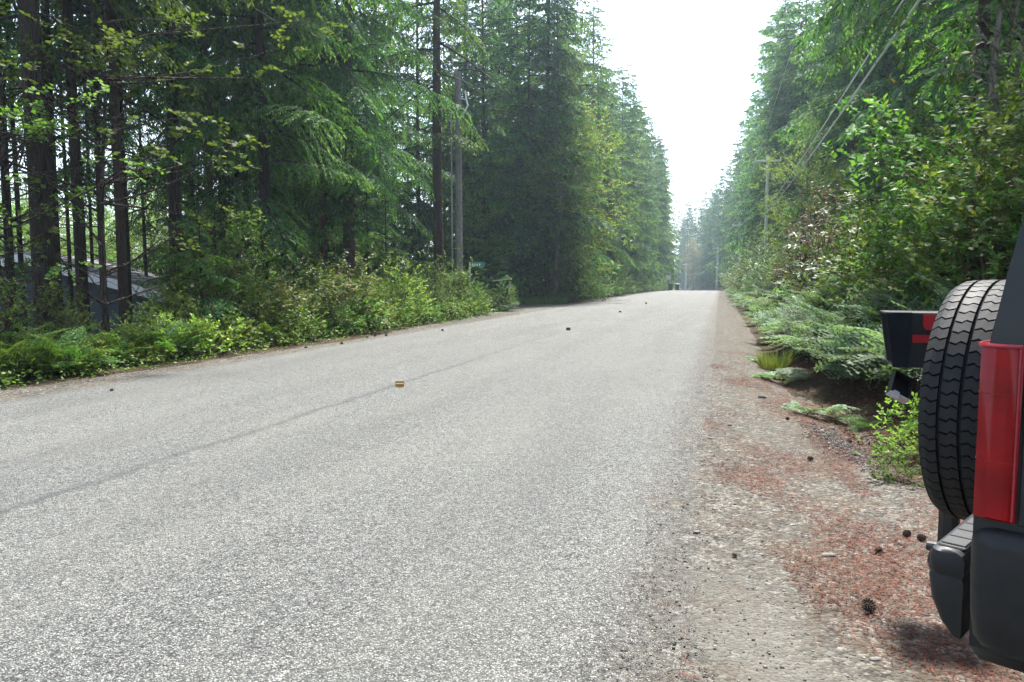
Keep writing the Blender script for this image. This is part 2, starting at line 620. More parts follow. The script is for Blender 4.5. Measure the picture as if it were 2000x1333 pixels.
M['sign_white'] = plain('white_sign_face', (.82, .83, .80), .5, .4, var=.06)
M['siding'] = plain('dark_blue_siding', (.045, .06, .072), .7, .3, var=.15, sc_=5)
M['fascia'] = plain('pale_fascia_board', (.66, .67, .67), .6, .3, var=.08)
M['shingle'] = plain('grey_brown_shingle', (.24, .225, .21), .9, .15, var=.35, sc_=9, bump=.5)
M['flag_red'] = plain('flag_red', (.50, .03, .05), .8, .1, var=.1)
M['flag_white'] = plain('flag_white', (.78, .76, .74), .8, .1, var=.05)
M['flag_blue'] = plain('flag_blue', (.03, .05, .17), .8, .1, var=.1)
M['cone'] = plain('pine_cone_scale', (.06, .042, .030), .85, .12, var=.5, sc_=60)
M['stone'] = plain('shoulder_stone', (.15, .142, .13), .85, .25, var=.35, sc_=30, bump=.4)
M['stone_dark'] = plain('dark_shoulder_stone', (.08, .08, .08), .85, .25, var=.35, sc_=30, bump=.4)
M['chips'] = leafmat('loose_chips', [(0, (.06, .057, .051)), (.2, (.11, .102, .09)), (.75, (.19, .178, .156)), (1, (.34, .33, .30))], 0.0, .85, .2)
M['rust_needle'] = leafmat('fallen_rust_needles', [(0, (.08, .034, .014)), (.5, (.19, .080, .028)), (1, (.30, .155, .07))], .1, .8, .2, (1.1, .9, .6))
M['dark_gravel'] = leafmat('dark_gravel_stone', [(0, (.03, .03, .031)), (.5, (.075, .075, .078)), (1, (.18, .18, .186))], 0.0, .85, .2)
M['box_roof'] = plain('weathered_roof_board', (.42, .39, .34), .8, .2, var=.25)
M['box_dark'] = plain('dark_box_paint', (.007, .009, .012), .8, .15, var=.3)

# ------------------------------------------------------------------ terrain, road, shoulders


def strip(xs_fn, ys, zoff, n):
    """sheet following the road: xs_fn(y)->(xl,xr); n columns"""
    V = []
    for y in ys:
        a, b = xs_fn(y)
        for i in range(n + 1):
            x = a + (b - a) * i / n
            V.append((x, y, 0))
    V = np.array(V)
    return V


def sheet_faces(nr, nc):
    i = np.arange(nr - 1)[:, None] * nc + np.arange(nc - 1)[None, :]
    i = i.ravel()
    return np.stack([i, i + 1, i + nc + 1, i + nc], 1)


gx = np.unique(np.concatenate([np.linspace(-600, -60, 14), np.linspace(-60, -14, 30), np.arange(-14, 8.01, .25), np.linspace(8, 60, 30), np.linspace(60, 600, 14)]).round(3))
gy = np.unique(np.concatenate([np.linspace(-60, -6, 14), np.arange(-6, 30, .3), np.arange(30, 120, 1.2), np.linspace(120, 330, 70), np.linspace(330, 1400, 25)]).round(3))
GX, GY = np.meshgrid(gx, gy)
GZ = gz(GX, GY) - 0.004
# keep the base sheet just under the road and shoulder sheets
XS = GX + 0.00058 * np.maximum(0, GY - 105) ** 2
GZ -= 0.05 * ((XS > -7.9) & (XS < 0.45))
V = np.stack([GX, GY, GZ], -1).reshape(-1, 3)
me = mesh_np('ground', V, [sheet_faces(len(gy), len(gx))], [M['ground']], smooth=True)
tag(link(bpy.data.objects.new('ground', me)), kind='structure', label='brown forest floor under the trees', cat=None)

rng = np.random.default_rng(3)
ry = np.concatenate([np.arange(-8, 14, .05), np.arange(14, 40, .2), np.arange(40, 120, 1.0), np.linspace(121, 330, 110)])


def wob(y, seed, amp=1.0):
    return amp * (0.05 * math.sin(y * .9 + seed) + .03 * math.sin(y * 2.7 + seed * 2) + .02 * math.sin(y * 7.1 + seed * 3))


def road_edges(y):
    fine = .016 if y < 14 else .03
    xr = -0.02 + wob(y, 1.3, .7) + rng.normal() * fine * .2
    xl = -7.30 + wob(y, 4.1, .9) + rng.normal() * fine * .2
    # driveway mouth on the left
    xl -= 1.6 * math.exp(-((y - 34.5) / 4.5) ** 2)
    return xl + shift(y), xr + shift(y)


NC = 18
Vr = strip(road_edges, ry, 0, NC)
cx = np.array([-3.65 + shift(y) for y in ry]).repeat(NC + 1)
Vr[:, 2] = road_z(Vr[:, 1]) + 0.006 - 0.00125 * (Vr[:, 0] - cx) ** 2 * 0.6 - 0.012 * sstep(3.45, 3.65, np.abs(Vr[:, 0] - cx))
me = mesh_np('road', Vr, [sheet_faces(len(ry), NC + 1)], [M['road']], smooth=True)
tag(link(bpy.data.objects.new('road', me)), kind='structure', label='pale grey chip-sealed road running to the crest')


def shoulder_r(y):
    edge = 0.75 + 0.6 * (1 - float(sstep(4, 12, y)))
    if y < 4:
        edge += (4 - y) * .7
    return -0.45 + shift(y), edge + .12 + wob(y, 2.2) + shift(y)


def shoulder_l(y):
    w = 7.95 + .25 * math.sin(y * .35) * (y < 30) + 1.9 * math.exp(-((y - 31) / 5.0) ** 2)
    return -w + wob(y, .5, 1.5) + shift(y), -6.95 + shift(y)


for nm, fn, lab in (('gravel_shoulder_right', shoulder_r, 'gravel shoulder strewn with rust-brown needles right of the road'), ('gravel_shoulder_left', shoulder_l, 'narrow gravel shoulder along the left road edge')):
    Vs = strip(fn, ry, 0, 10)
    c = np.array([-3.65 + shift(y) for y in Vs[:, 1]])
    zz = gz(Vs[:, 0], Vs[:, 1]) + .004
    road_h = road_z(Vs[:, 1]) - 0.00125 * (Vs[:, 0] - c) ** 2 * .6
    inner = np.abs(Vs[:, 0] - c)
    zz = np.where(inner < 3.55, road_h - .014, np.where(inner < 3.85, road_h + .0, zz))
    Vs[:, 2] = zz
    me = mesh_np(nm, Vs, [sheet_faces(len(ry), 11)], [M['gravel']], smooth=True)
    tag(link(bpy.data.objects.new(nm, me)), kind='structure', label=lab)

# driveway apron on the left
dp = []
for i in range(24):
    u = i / 23
    x = -7.6 - 16 * u
    for s in range(9):
        y = 34.5 + (s / 8 - .5) * (8.5 - 4.5 * min(1, u * 3)) + 5 * u
        dp.append((x, y, g(x, y) + .012))
me = mesh_np('driveway', np.array(dp), [sheet_faces(24, 9)], [M['gravel']], smooth=True)
tag(link(bpy.data.objects.new('driveway', me)), kind='structure', label='gravel driveway mouth opening off the left road edge')

# ------------------------------------------------------------------ foliage generators


def unit(a):
    return a / (np.linalg.norm(a, axis=-1, keepdims=True) + 1e-9)


def leaves(P, D, N, L, W, fold=.12, wpos=.45):
    """kite-shaped leaves: base P, direction D, normal N"""
    D = unit(D)
    S = unit(np.cross(N, D))
    N2 = np.cross(D, S)
    L = np.asarray(L, float).reshape(-1, 1)
    W = np.asarray(W, float).reshape(-1, 1)
    mid = P + D * L * wpos
    up = N2 * W * fold
    return np.stack([P, mid + S * W * .5 + up, P + D * L, mid - S * W * .5 + up], 1)


def bough(L, leaf, seed, hang=1.15, wr=.3):
    """a drooping conifer bough along +X; returns quads, material index, axis points"""
    r = np.random.default_rng(seed)
    def ax(t):
        return np.stack([L * t, .05 * L * np.sin(3 * t + seed), L * (.10 * t - .30 * t * t)], -1)
    Q, MI = [], []
    ns = max(4, int(L / (leaf * .95)))
    for i in range(ns):
        t = (i + .3 + r.random() * .5) / ns
        if t < .10:
            continue
        for sd in (-1, 1):
            tl = L * (.36 * (1 - t) ** .75 + .09) * r.uniform(.65, 1.25)
            a = R(r.uniform(38, 68))
            d0 = np.array([math.cos(a), sd * math.sin(a), r.uniform(-.35, .05)])
            m = max(2, int(tl / (leaf * .52)))
            s = (np.arange(m) + .5) / m
            hg = hang * r.uniform(.6, 1.3)
            P = ax(np.array(t)) + tl * (s[:, None] * d0 + (s ** 2)[:, None] * np.array([0, 0, -.5 * hg]))
            dd = unit(d0 + s[:, None] * np.array([0, 0, -hg]))
            side = unit(np.cross(dd, np.array([0, 0, 1.0])))
            for k in (-1, 1):
                D = dd + side * k * r.uniform(.35, .85, (m, 1)) + r.normal(size=(m, 3)) * .16 + np.array([0, 0, -.22 * hg])
                N = np.array([0, 0, 1.0]) + r.normal(size=(m, 3)) * .5
                ll = leaf * r.uniform(.75, 1.35, m) * (1.15 - .35 * s)
                Q.append(leaves(P, D, N, ll, ll * wr))
                MI.append((s > r.uniform(.42, .85)).astype(int))
    return np.concatenate(Q), np.concatenate(MI), ax(np.linspace(0, .9, 6))


BC = {}


def get_bough(L, leaf, k):
    ql = min((1.0, 1.7, 2.5, 3.4), key=lambda q: abs(q - L))
    key = (ql, leaf, k % 3)
    if key not in BC:
        BC[key] = (ql, bough(ql, leaf, 11 + k % 3 + int(ql * 10) + int(leaf * 100)))
    return BC[key]


def conifer(name, H, base, Lmax, leaf_lo, leaf_hi, zsplit, seed, dens=1.0, shape=.75, tips='needle_tip', body='needle', limbs=True, gap=0.0):
    """returns dict of part name -> mesh (trunk built for 1 m diameter at the foot, scaled per tree)"""
    r = np.random.default_rng(seed)
    Q, MI = [], []
    mb = MB()
    z = base
    k = 0
    while z < H - .3:
        u = (z - base) / (H - base)
        leaf = leaf_lo if z < zsplit else leaf_hi
        Lb = Lmax * ((1 - u) ** shape * (.35 + .65 * min(1, .25 + u * 5)) + .07) * r.uniform(.5, 1.35)
        ql, (q, mi, axp) = get_bough(Lb, leaf, int(r.integers(0, 3)))
        s = Lb / ql
        az = k * 2.39996 + r.normal() * .35
        pit = R(-20 + 40 * u + r.normal() * 9)
        rot = np.array((Matrix.Rotation(az, 3, 'Z') @ Matrix.Rotation(-pit, 3, 'Y') @ Matrix.Rotation(r.normal() * .25, 3, 'X')))
        off = np.array([0, 0, z])
        if r.random() > gap:
            sq = min(1.25, max(.8, s))
            Q.append((q * s).reshape(-1, 3) @ rot.T + off)
            MI.append(mi)
        if limbs:
            mb.tube((axp * s) @ rot.T + off, np.linspace(.014 + .012 * Lb, .006, 6), 3, cap=False)
        z += (.30 + .12 * r.random()) / dens * (.55 + .45 * (1 - u)) * (1 if z < zsplit else 1.05)
        k += 1
    # leader
    Q = np.concatenate(Q).reshape(-1, 4, 3)
    crown = quads_mesh(name + '_crown', Q, [M[body], M[tips]], np.concatenate(MI))
    parts = {'crown': crown}
    if limbs:
        parts['limbs'] = mb.mesh(name + '_limbs', M['bark'])
    return parts


def trunk_mesh(name, H, mat, k=14, seed=1, lean=.0):
    """unit-diameter tapered trunk with a root flare; scaled in x and y"""
    r = np.random.default_rng(seed)
    mb = MB()
    zs = np.concatenate([[-.4, 0, .2, .5, 1.0, 1.8], np.linspace(2.8, H, 12)])
    P, rad = [], []
    for z in zs:
        u = max(0, z) / H
        P.append((.35 * math.sin(z * .35 + seed) * .3, .3 * math.sin(z * .28 + seed * 2) * .3, z))
        rad.append(.5 * (1 - .93 * u) * (1 + .38 * math.exp(-max(0, z) / .35)))
    mb.tube(P, rad, k)
    V = np.concatenate(mb.V)
    ang = np.arctan2(V[:, 1], V[:, 0])
    rr = 1 + .06 * np.sin(ang * 5 + V[:, 2] * .8 + seed) + .04 * np.sin(ang * 9 - V[:, 2] * 1.7)
    V[:, 0] *= rr
    V[:, 1] *= rr
    mb.V = [V]
    return mb.mesh(name, mat, smooth=True)


def dead_twigs(name, z0, z1, n, L, seed):
    r = np.random.default_rng(seed)
    mb = MB()
    for i in range(n):
        z = r.uniform(z0, z1)
        a = r.uniform(0, 6.28)
        l = L * r.uniform(.35, 1.1)
        t = np.linspace(0, 1, 6)
        bend = r.normal() * .3
        P = np.stack([np.cos(a + bend * t) * t * l, np.sin(a + bend * t) * t * l, z + l * (.15 * t * r.normal() - .35 * t * t * r.uniform(.2, 1.2))], 1)
        P[1:-1] += r.normal(size=(4, 3)) * .02 * l
        mb.tube(P, np.linspace(.012, .003, 6), 3, cap=False)
        for q in range(int(3 + l * 3)):
            j = r.uniform(.25, .98)
            b = np.array([np.interp(j, t, P[:, c]) for c in range(3)])
            aa = a + r.choice([-1, 1]) * r.uniform(.4, 1.1)
            l2 = l * .38 * (1.1 - j)
            P2 = b + np.outer(np.linspace(0, 1, 4), [math.cos(aa) * l2, math.sin(aa) * l2, -l2 * r.uniform(-.1, .6)])
            mb.tube(P2, np.linspace(.006, .002, 4), 3, cap=False)
    return mb.mesh(name, M['twig'])


def clump_plant(name, H, Rr, nclump, per, ll, lw, seed, mat, stemmat, whorl=False, flat=1.0, low=.15, spread=.22, shell=.62, stem_r=.012, up=.35, trunk_h=0.0, tw=None):
    """shrub or broadleaf crown of leaf clumps carried on real stems"""
    r = np.random.default_rng(seed)
    dirs = unit(r.normal(size=(nclump, 3)))
    dirs[:, 2] = np.abs(dirs[:, 2]) * 1.0 if trunk_h == 0 else dirs[:, 2]
    lob = 1 + .28 * np.sin(dirs[:, 0] * 4.1 + seed) + .22 * np.sin(dirs[:, 1] * 5.3 + seed * 1.7) + .15 * np.sin(dirs[:, 2] * 6 + seed)
    rad = (shell + (1 - shell) * r.random(nclump) ** .6) * lob
    cz0 = trunk_h
    hh = (H - trunk_h)
    if trunk_h == 0:
        C = np.stack([dirs[:, 0] * Rr * rad, dirs[:, 1] * Rr * rad, low * H + dirs[:, 2] * (H * (1 - low)) * rad * .95], 1)
    else:
        C = np.stack([dirs[:, 0] * Rr * rad, dirs[:, 1] * Rr * rad, cz0 + hh * .5 + dirs[:, 2] * hh * .5 * rad], 1)
    cs = spread * r.uniform(.7, 1.4, nclump)
    Q = []
    for c, s, d in zip(C, cs, dirs):
        n = int(per * r.uniform(.7, 1.3))
        if whorl:
            # rosettes of leaves at shoot ends
            nr = max(2, n // 9)
            for _ in range(nr):
                o = c + r.normal(size=3) * s * np.array([1, 1, flat])
                axd = unit(d * .5 + np.array([0, 0, .7]) + r.normal(size=3) * .35)
                a1 = unit(np.cross(axd, [.3, .8, .1]))
                a2 = np.cross(axd, a1)
                m = int(r.integers(6, 10))
                an = np.arange(m) * 6.283 / m + r.random() * 6
                D = np.cos(an)[:, None] * a1 + np.sin(an)[:, None] * a2 + axd * r.uniform(-.35, .45, (m, 1))
                l_ = ll * r.uniform(.7, 1.25, m)
                Q.append(leaves(np.repeat(o[None], m, 0), D, np.repeat(axd[None], m, 0) + r.normal(size=(m, 3)) * .2, l_, l_ * lw / ll, .1, .55))
        else:
            # leaves along a few short shoots
            nt = max(2, n // 9)
            for _ in range(nt):
                o = c + r.normal(size=3) * s * np.array([1, 1, flat]) * .75
                sd = unit(d * .7 + np.array([0, 0, up]) + r.normal(size=3) * .55 * np.array([1, 1, flat]))
                m = 9
                t = np.arange(m) / m
                ln = s * r.uniform(.7, 1.3)
                P = o + sd * (t * ln)[:, None] + np.array([0, 0, -.18]) * (t ** 2)[:, None] * ln
                side = unit(np.cross(sd, np.array([0, 0, 1.0])) + r.normal(size=3) * .15)
                sgn = np.where(np.arange(m) % 2 == 0, 1, -1)[:, None]
                D = side * sgn + sd * .6 + r.normal(size=(m, 3)) * .28
                N = np.array([0, 0, 1.0]) + r.normal(size=(m, 3)) * .45 + d * .3
                l_ = ll * r.uniform(.7, 1.3, m)
                Q.append(leaves(P, D, N, l_, l_ * lw / ll, .12, .5))
    Q = np.concatenate(Q)
    crown = quads_mesh(name + '_leaves', Q, [mat])
    mb = MB()
    nb = min(nclump, 46 if trunk_h == 0 else 60)
    for i in r.permutation(nclump)[:nb]:
        c = C[i]
        t = np.linspace(0, 1, 6)
        if trunk_h == 0:
            b = np.array([r.normal() * .10 * Rr, r.normal() * .10 * Rr, -.08])
            mid = b + (c - b) * np.array([.30, .30, .55]) + r.normal(size=3) * .05 * Rr
            r0 = stem_r
        else:
            zb = max(trunk_h * .6, min(c[2] - .2 * H * r.random(), H * .85))
            b = np.array([0, 0, zb])
            mid = b + (c - b) * np.array([.5, .5, .35]) + r.normal(size=3) * .06 * Rr
            r0 = stem_r * r.uniform(1, 2.2)
        P = ((1 - t) ** 2)[:, None] * b + (2 * t * (1 - t))[:, None] * mid + (t ** 2)[:, None] * c
        mb.tube(P, np.linspace(r0, r0 * .3, 6), 4, cap=False)
    parts = {'leaves': crown, 'stems': mb.mesh(name + '_stems', stemmat)}
    if trunk_h > 0:
        t = np.linspace(0, 1, 9)
        mt = MB()
        P = np.stack([.05 * H * np.sin(t * 3 + seed) * t, .04 * H * np.sin(t * 4 + seed * 2) * t, -.3 + t * (H * .9 + .3)], 1)
        mt.tube(P, (tw or .13) * (1.15 - t), 9)
        parts['trunk'] = mt.mesh(name + '_trunk', stemmat, smooth=True)
    return parts


def frond(name, L, kind, seed, mat):
    """one fern frond along +X rising and arching over"""
    r = np.random.default_rng(seed)
    t = np.linspace(0, 1, 14)
    def rach(t):
        t = np.asarray(t)
        return np.stack([L * (t * .92), L * .04 * np.sin(t * 3 + seed), L * (.50 * t - .62 * t * t)], -1)
    Q = []
    n = 13 if kind == 'bracken' else 17
    t0 = .28 if kind == 'bracken' else .14
    for i in range(n):
        tt = t0 + (1 - t0) * (i + .5) / n
        u = (tt - t0) / (1 - t0)
        if kind == 'bracken':
            pl = L * .44 * (1 - u) ** .85 * r.uniform(.85, 1.12) + .012
        else:
            pl = L * .21 * math.sin(math.pi * min(1, u * .82 + .20)) ** .9 * r.uniform(.9, 1.1) + .008
        b = rach(tt)
        fwd = unit(rach(min(1, tt + .02)) - rach(tt - .02))
        for sd in (-1, 1):
            lat = np.array([0, sd, 0]) + fwd * (.45 if kind == 'bracken' else .35) + np.array([0, 0, r.normal() * .12])
            lat = unit(lat)
            m = max(3, int(pl / (.040 if kind == 'bracken' else .034)))
            s = (np.arange(m) + .4) / m
            P = b + lat * (s * pl)[:, None] + np.array([0, 0, -.25]) * (s ** 2)[:, None] * pl
            for k in (-1, 1):
                D = fwd * k + lat * .55 + r.normal(size=(m, 3)) * .1
                N = np.array([0, 0, 1.0]) + r.normal(size=(m, 3)) * .22
                ll = (pl * .27 * (1 - s * .8) if kind == 'bracken' else pl * .27 * (1 - s * .75)) + .012
                Q.append(leaves(P, D, N, ll, ll * .48 + .012, .06, .4))
    Q = np.concatenate(Q)
    nq = len(Q)
    mb = MB()
    mb.tube(rach(t), np.linspace(.0045, .0015, 14), 3, cap=False)
    Vs = np.concatenate(mb.V)
    V = np.concatenate([Q.reshape(-1, 3), Vs])
    F2 = np.array(mb.F) + nq * 4
    return mesh_np(name, V, [np.arange(nq * 4).reshape(nq, 4), F2], [mat, M['stem']], np.concatenate([np.zeros(nq), np.ones(len(F2))]))


# ------------------------------------------------------------------ plant prototypes
FIR = [conifer('fir_near', 25, 6.4, 3.6, .125, .28, 11, 21, .85, .7, gap=.25),
       conifer('fir_near_b', 24, 5.6, 3.3, .125, .28, 11, 35, .8, .65, gap=.3)]
HEM = [conifer('hemlock_near', 24, 3.2, 3.2, .125, .28, 12, 44, 1.3, .55),
       conifer('hemlock_near_b', 24, 3.8, 3.1, .125, .28, 12, 58, 1.25, .6)]
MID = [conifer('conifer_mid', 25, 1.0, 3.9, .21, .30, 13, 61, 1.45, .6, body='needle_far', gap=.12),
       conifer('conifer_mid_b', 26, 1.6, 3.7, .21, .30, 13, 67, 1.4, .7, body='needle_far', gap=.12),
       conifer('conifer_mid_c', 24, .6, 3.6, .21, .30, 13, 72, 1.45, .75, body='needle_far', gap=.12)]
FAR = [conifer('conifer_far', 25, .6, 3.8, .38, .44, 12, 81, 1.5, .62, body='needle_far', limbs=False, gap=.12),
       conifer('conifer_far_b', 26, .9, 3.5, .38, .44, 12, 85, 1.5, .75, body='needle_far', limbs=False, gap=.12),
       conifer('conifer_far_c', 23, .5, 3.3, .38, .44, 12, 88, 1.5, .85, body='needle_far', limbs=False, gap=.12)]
TRK = [trunk_mesh('fir_trunk', 24.5, M['bark'], 14, 1), trunk_mesh('fir_trunk_b', 24.5, M['bark_red'], 14, 2)]
DEAD = [dead_twigs('dead_branches', .8, 5.5, 34, 1.9, 3), dead_twigs('dead_branches_b', 1.2, 6.0, 26, 1.5, 5)]
SAP = [conifer('sapling', 3.0, .15, 1.25, .085, .085, 9, 91, 2.1, .8, tips='needle_tip'), conifer('sapling_b', 2.4, .1, 1.1, .085, .085, 9, 95, 2.1, .7)]
SAPT = trunk_mesh('sapling_trunk', 3, M['bark'], 7, 5)

HUCK = [clump_plant('huckleberry_a', 1.7, 1.05, 95, 62, .072, .043, 5, M['huck'], M['stem_red'], spread=.20),
        clump_plant('huckleberry_b', 1.5, 1.15, 95, 62, .072, .043, 9, M['huck'], M['stem_red'], spread=.20),
        clump_plant('huckleberry_c', 2.0, .95, 100, 62, .072, .043, 14, M['huck'], M['stem_red'], spread=.20)]
SALAL = [clump_plant('salal_a', .75, .65, 46, 30, .085, .055, 23, M['salal'], M['stem_red'], spread=.14, stem_r=.006),
         clump_plant('salal_b', .6, .75, 46, 30, .085, .055, 29, M['salal'], M['stem_red'], spread=.14, stem_r=.006)]
RHODO = [clump_plant('rhododendron_a', 2.6, 1.4, 70, 34, .125, .042, 33, M['rhodo'], M['stem'], whorl=True, spread=.20),
         clump_plant('rhododendron_b', 2.3, 1.5, 70, 34, .125, .042, 38, M['rhodo'], M['stem'], whorl=True, spread=.20)]
LAUREL = clump_plant('laurel', 7.5, 2.2, 130, 40, .14, .046, 47, M['rhodo'], M['bark_grey'], whorl=True, spread=.28, trunk_h=1.6, stem_r=.016, tw=.12)
ALDER = [clump_plant('alder_a', 11, 2.4, 190, 80, .085, .058, 51, M['alder'], M['bark_grey'], spread=.42, trunk_h=2.2, flat=.6, stem_r=.016, shell=.45),
         clump_plant('alder_b', 9, 2.6, 190, 80, .085, .058, 57, M['alder'], M['bark_grey'], spread=.42, trunk_h=1.4, flat=.6, stem_r=.016, shell=.45)]
MAPLE = clump_plant('vine_maple', 6.4, 2.5, 52, 42, .090, .075, 63, M['maple'], M['bark'], spread=.32, trunk_h=1.6, flat=.25, stem_r=.012, up=.05, shell=.5, tw=.05)
FAR_BUSH = clump_plant('far_bush', 2.6, 1.7, 90, 45, .10, .06, 71, M['huck'], M['stem'], spread=.28)
FRB = [frond('bracken_frond', L, 'bracken', s, M['bracken']) for L, s in ((.85, 1), (.95, 2), (.75, 3))]
FRL = [frond('lady_fern_frond', L, 'lady', s, M['fern']) for L, s in ((.75, 5), (.85, 6), (.65, 7))]
FERN_FAR = {}


def merged_fern(name, fronds, n, seed, mat):
    """a whole small distant fern as one mesh"""
    r = np.random.default_rng(seed)
    Vs, Fs, o = [], [], 0
    for i in range(n):
        src = fronds[i % len(fronds)]
        nv = len(src.vertices)
        co = np.empty(nv * 3, np.float32)
        src.vertices.foreach_get('co', co)
        co = co.reshape(-1, 3)
        nq = 0
        idx = [list(p.vertices) for p in src.polygons]
        m = Matrix.Rotation(i * 6.283 / n + r.normal() * .3, 3, 'Z') @ Matrix.Rotation(-R(r.uniform(5, 40)), 3, 'Y')
        Vs.append(co @ np.array(m).T * r.uniform(.75, 1.15))
        Fs.append(np.array(idx) + o)
        o += nv
    return mesh_np(name, np.concatenate(Vs), [np.concatenate(Fs)], [mat])


def place_tree(parts, name, label, cat, group, x, y, s=1.0, dia=.4, rz=None, trunk=0, dead=None, lean=None, zs=1.0, dz=0.0):
    e = empty(name, (x, y, g(x, y) - .05 + dz), random.uniform(0, 6.28) if rz is None else rz, 1.0)
    if lean:
        e.rotation_euler = (lean[0], lean[1], e.rotation_euler[2])
    tag(e, label, cat, group)
    t = child('trunk', TRK[trunk % 2], e)
    t.scale = (dia, dia, s * zs)
    for pn, me_ in parts.items():
        c = child(pn, me_, e)
        c.scale = (s, s, s * zs)
        if pn == 'limbs':
            c['kind'] = 'stuff'
    if dead is not None:
        child('dead_branches', DEAD[dead % 2], e)
    return e


def place_plant(parts, name, label, cat, group, x, y, s=1.0, mat=None, rz=None, dz=0.0, sz=None):
    e = empty(name, (x, y, g(x, y) + dz), random.uniform(0, 6.28) if rz is None else rz, (s, s, sz or s))
    tag(e, label, cat, group)
    for pn, me_ in parts.items():
        o = child(pn, me_, e, mat if (pn == 'leaves' and mat is not None) else None)
    return e


ORD = ['first', 'second', 'third', 'fourth', 'fifth', 'sixth', 'seventh', 'eighth', 'ninth', 'tenth', 'eleventh', 'twelfth', 'thirteenth', 'fourteenth', 'fifteenth']


def zone(x, y):
    """part of the left verge, named by what stands behind it"""
    c = 1000 + FPX * (x * RT.x + y * RT.y) / (x * FW.x + y * FW.y)
    if c < 200:
        return 'in front of the thickest left trunk'
    if c < 335:
        return 'in front of the house roof'
    if c < 560:
        return 'between the house and the big hemlock'
    if c < 740:
        return 'below the broad grey-brown trunk'
    return 'short of the left utility pole'


def rzone(y):
    return 'just past the mailbox' if y < 9.5 else ('beside the grass tuft' if y < 14 else ('below the brown dying bush' if y < 22 else 'farther up the right shoulder'))


# ------------------------------------------------------------------ trees: left side, told apart one by one
near_left = [
    # column, world x, diameter, proto, crown scale, bark, dead twigs, label
    (24, -13.0, .20, FIR[1], 1.0, 0, 0, 'thin dark trunk at the far left edge of the photo'),
    (85, -11.0, .44, FIR[0], 1.05, 0, 0, 'thickest black conifer trunk in front of the house, far left'),
    (117, -12.2, .20, FIR[1], .95, 0, 1, 'slim dark trunk just right of the thickest left trunk'),
    (160, -11.6, .26, FIR[0], .95, 0, None, 'straight dark trunk standing before the left end of the pale fascia'),
    (206, -13.8, .19, FIR[1], 1.0, 0, 1, 'narrow trunk second left of the flag, in front of the house wall'),
    (240, -11.2, .22, FIR[1], .95, 1, None, 'brown lit trunk with visible foot in front of the house roof'),
    (254, -12.6, .11, FIR[1], .8, 0, 1, 'pole-thin trunk directly beside the brown lit trunk'),
    (352, -11.8, .37, FIR[0], 1.0, 0, None, 'stout dark trunk just right of the house and flag'),
    (417, -12.4, .27, FIR[1], 1.0, 1, None, 'reddish furrowed trunk between two darker trunks right of the house'),
    (470, -15.0, .18, FIR[0], 1.0, 0, 1, 'slender trunk deep in the wood right of the reddish trunk'),
    (490, -14.0, .17, FIR[1], .9, 0, None, 'slender straight trunk left of the thick roadside hemlock'),
    (522, -11.2, .36, HEM[0], .98, 0, None, 'big hemlock with drooping green boughs close behind the left bushes'),
    (632, -12.0, .36, HEM[1], 1.0, 1, None, 'hemlock with a furrowed trunk left of the broad grey trunk'),
    (687, -11.4, .48, HEM[0], 1.0, 1, None, 'broad grey-brown trunk with light hanging boughs, mid left wood'),
    (45, -15.5, .15, FIR[1], .9, 0, 1, 'slim trunk between the left photo edge and the thickest trunk'),
    (140, -17.0, .13, FIR[1], .9, 0, 1, 'slim trunk behind the house gable, left of the straight dark trunk'),
    (185, -18.5, .14, FIR[0], .9, 0, None, 'thin distant trunk seen above the pale fascia'),
    (288, -20.0, .16, FIR[1], .9, 0, 1, 'thin trunk against the bright clearing right of the roof'),
    (385, -16.5, .15, FIR[1], .95, 0, None, 'slim trunk between the stout dark trunk and the reddish trunk'),
    (445, -14.0, .15, FIR[0], .95, 0, 1, 'slim grey trunk right of the reddish furrowed trunk'),
    (858, -11.0, .52, FIR[0], 1.12, 1, None, 'tall bare-trunked fir beside the left utility pole'),
    (1032, -10.6, .26, MID[1], .9, 1, None, 'orange-brown trunk just past the gravel driveway'),
]
for px, x, dia, parts, s, tk, dd, lab in near_left:
    x, y = on_ray(px, x=x)
    place_tree(parts, 'conifer_tree', lab, 'tree', 'conifers at the edge of the left wood', x, y, s, dia * .86, None, tk, dd)

# second line behind, seen between the trunks
for px, x, s, pr in ((560, -15.5, 1.0, HEM[1]), (440, -16.5, .9, HEM[0]), (380, -23, .9, MID[0]), (490, -19, .85, HEM[1]), (600, -17.5, .9, HEM[0]), (740, -15.2, 1.0, HEM[0]), (820, -17, 1.05, HEM[0]), (910, -16, 1.0, HEM[1]),
                     (945, -13.5, .95, MID[0]), (985, -15.5, 1.0, MID[2]), (700, -20, .9, MID[0]), (650, -22, .9, MID[1]), (870, -20, 1.0, MID[0]), (570, -19, .85, MID[2]), (625, -17, .9, HEM[1]), (770, -18, .95, MID[2]), (930, -19, 1.0, MID[2]), (960, -17.5, .95, MID[1]), (1010, -14, .95, MID[0]), (1000, -21, 1.0, MID[2]), (800, -24, 1.0, MID[0]), (740, -26, 1.0, MID[2]), (600, -27, .9, MID[1]), (900, -25, 1.05, MID[0]), (670, -16, .9, HEM[0])):
    x, y = on_ray(px, x=x)
    place_tree(pr, 'conifer_tree', 'dark conifer in the second line behind the left roadside trunks', 'tree', 'second-line conifers of the left wood', x, y, s, .32, None, int(x) % 2)

r = np.random.default_rng(17)
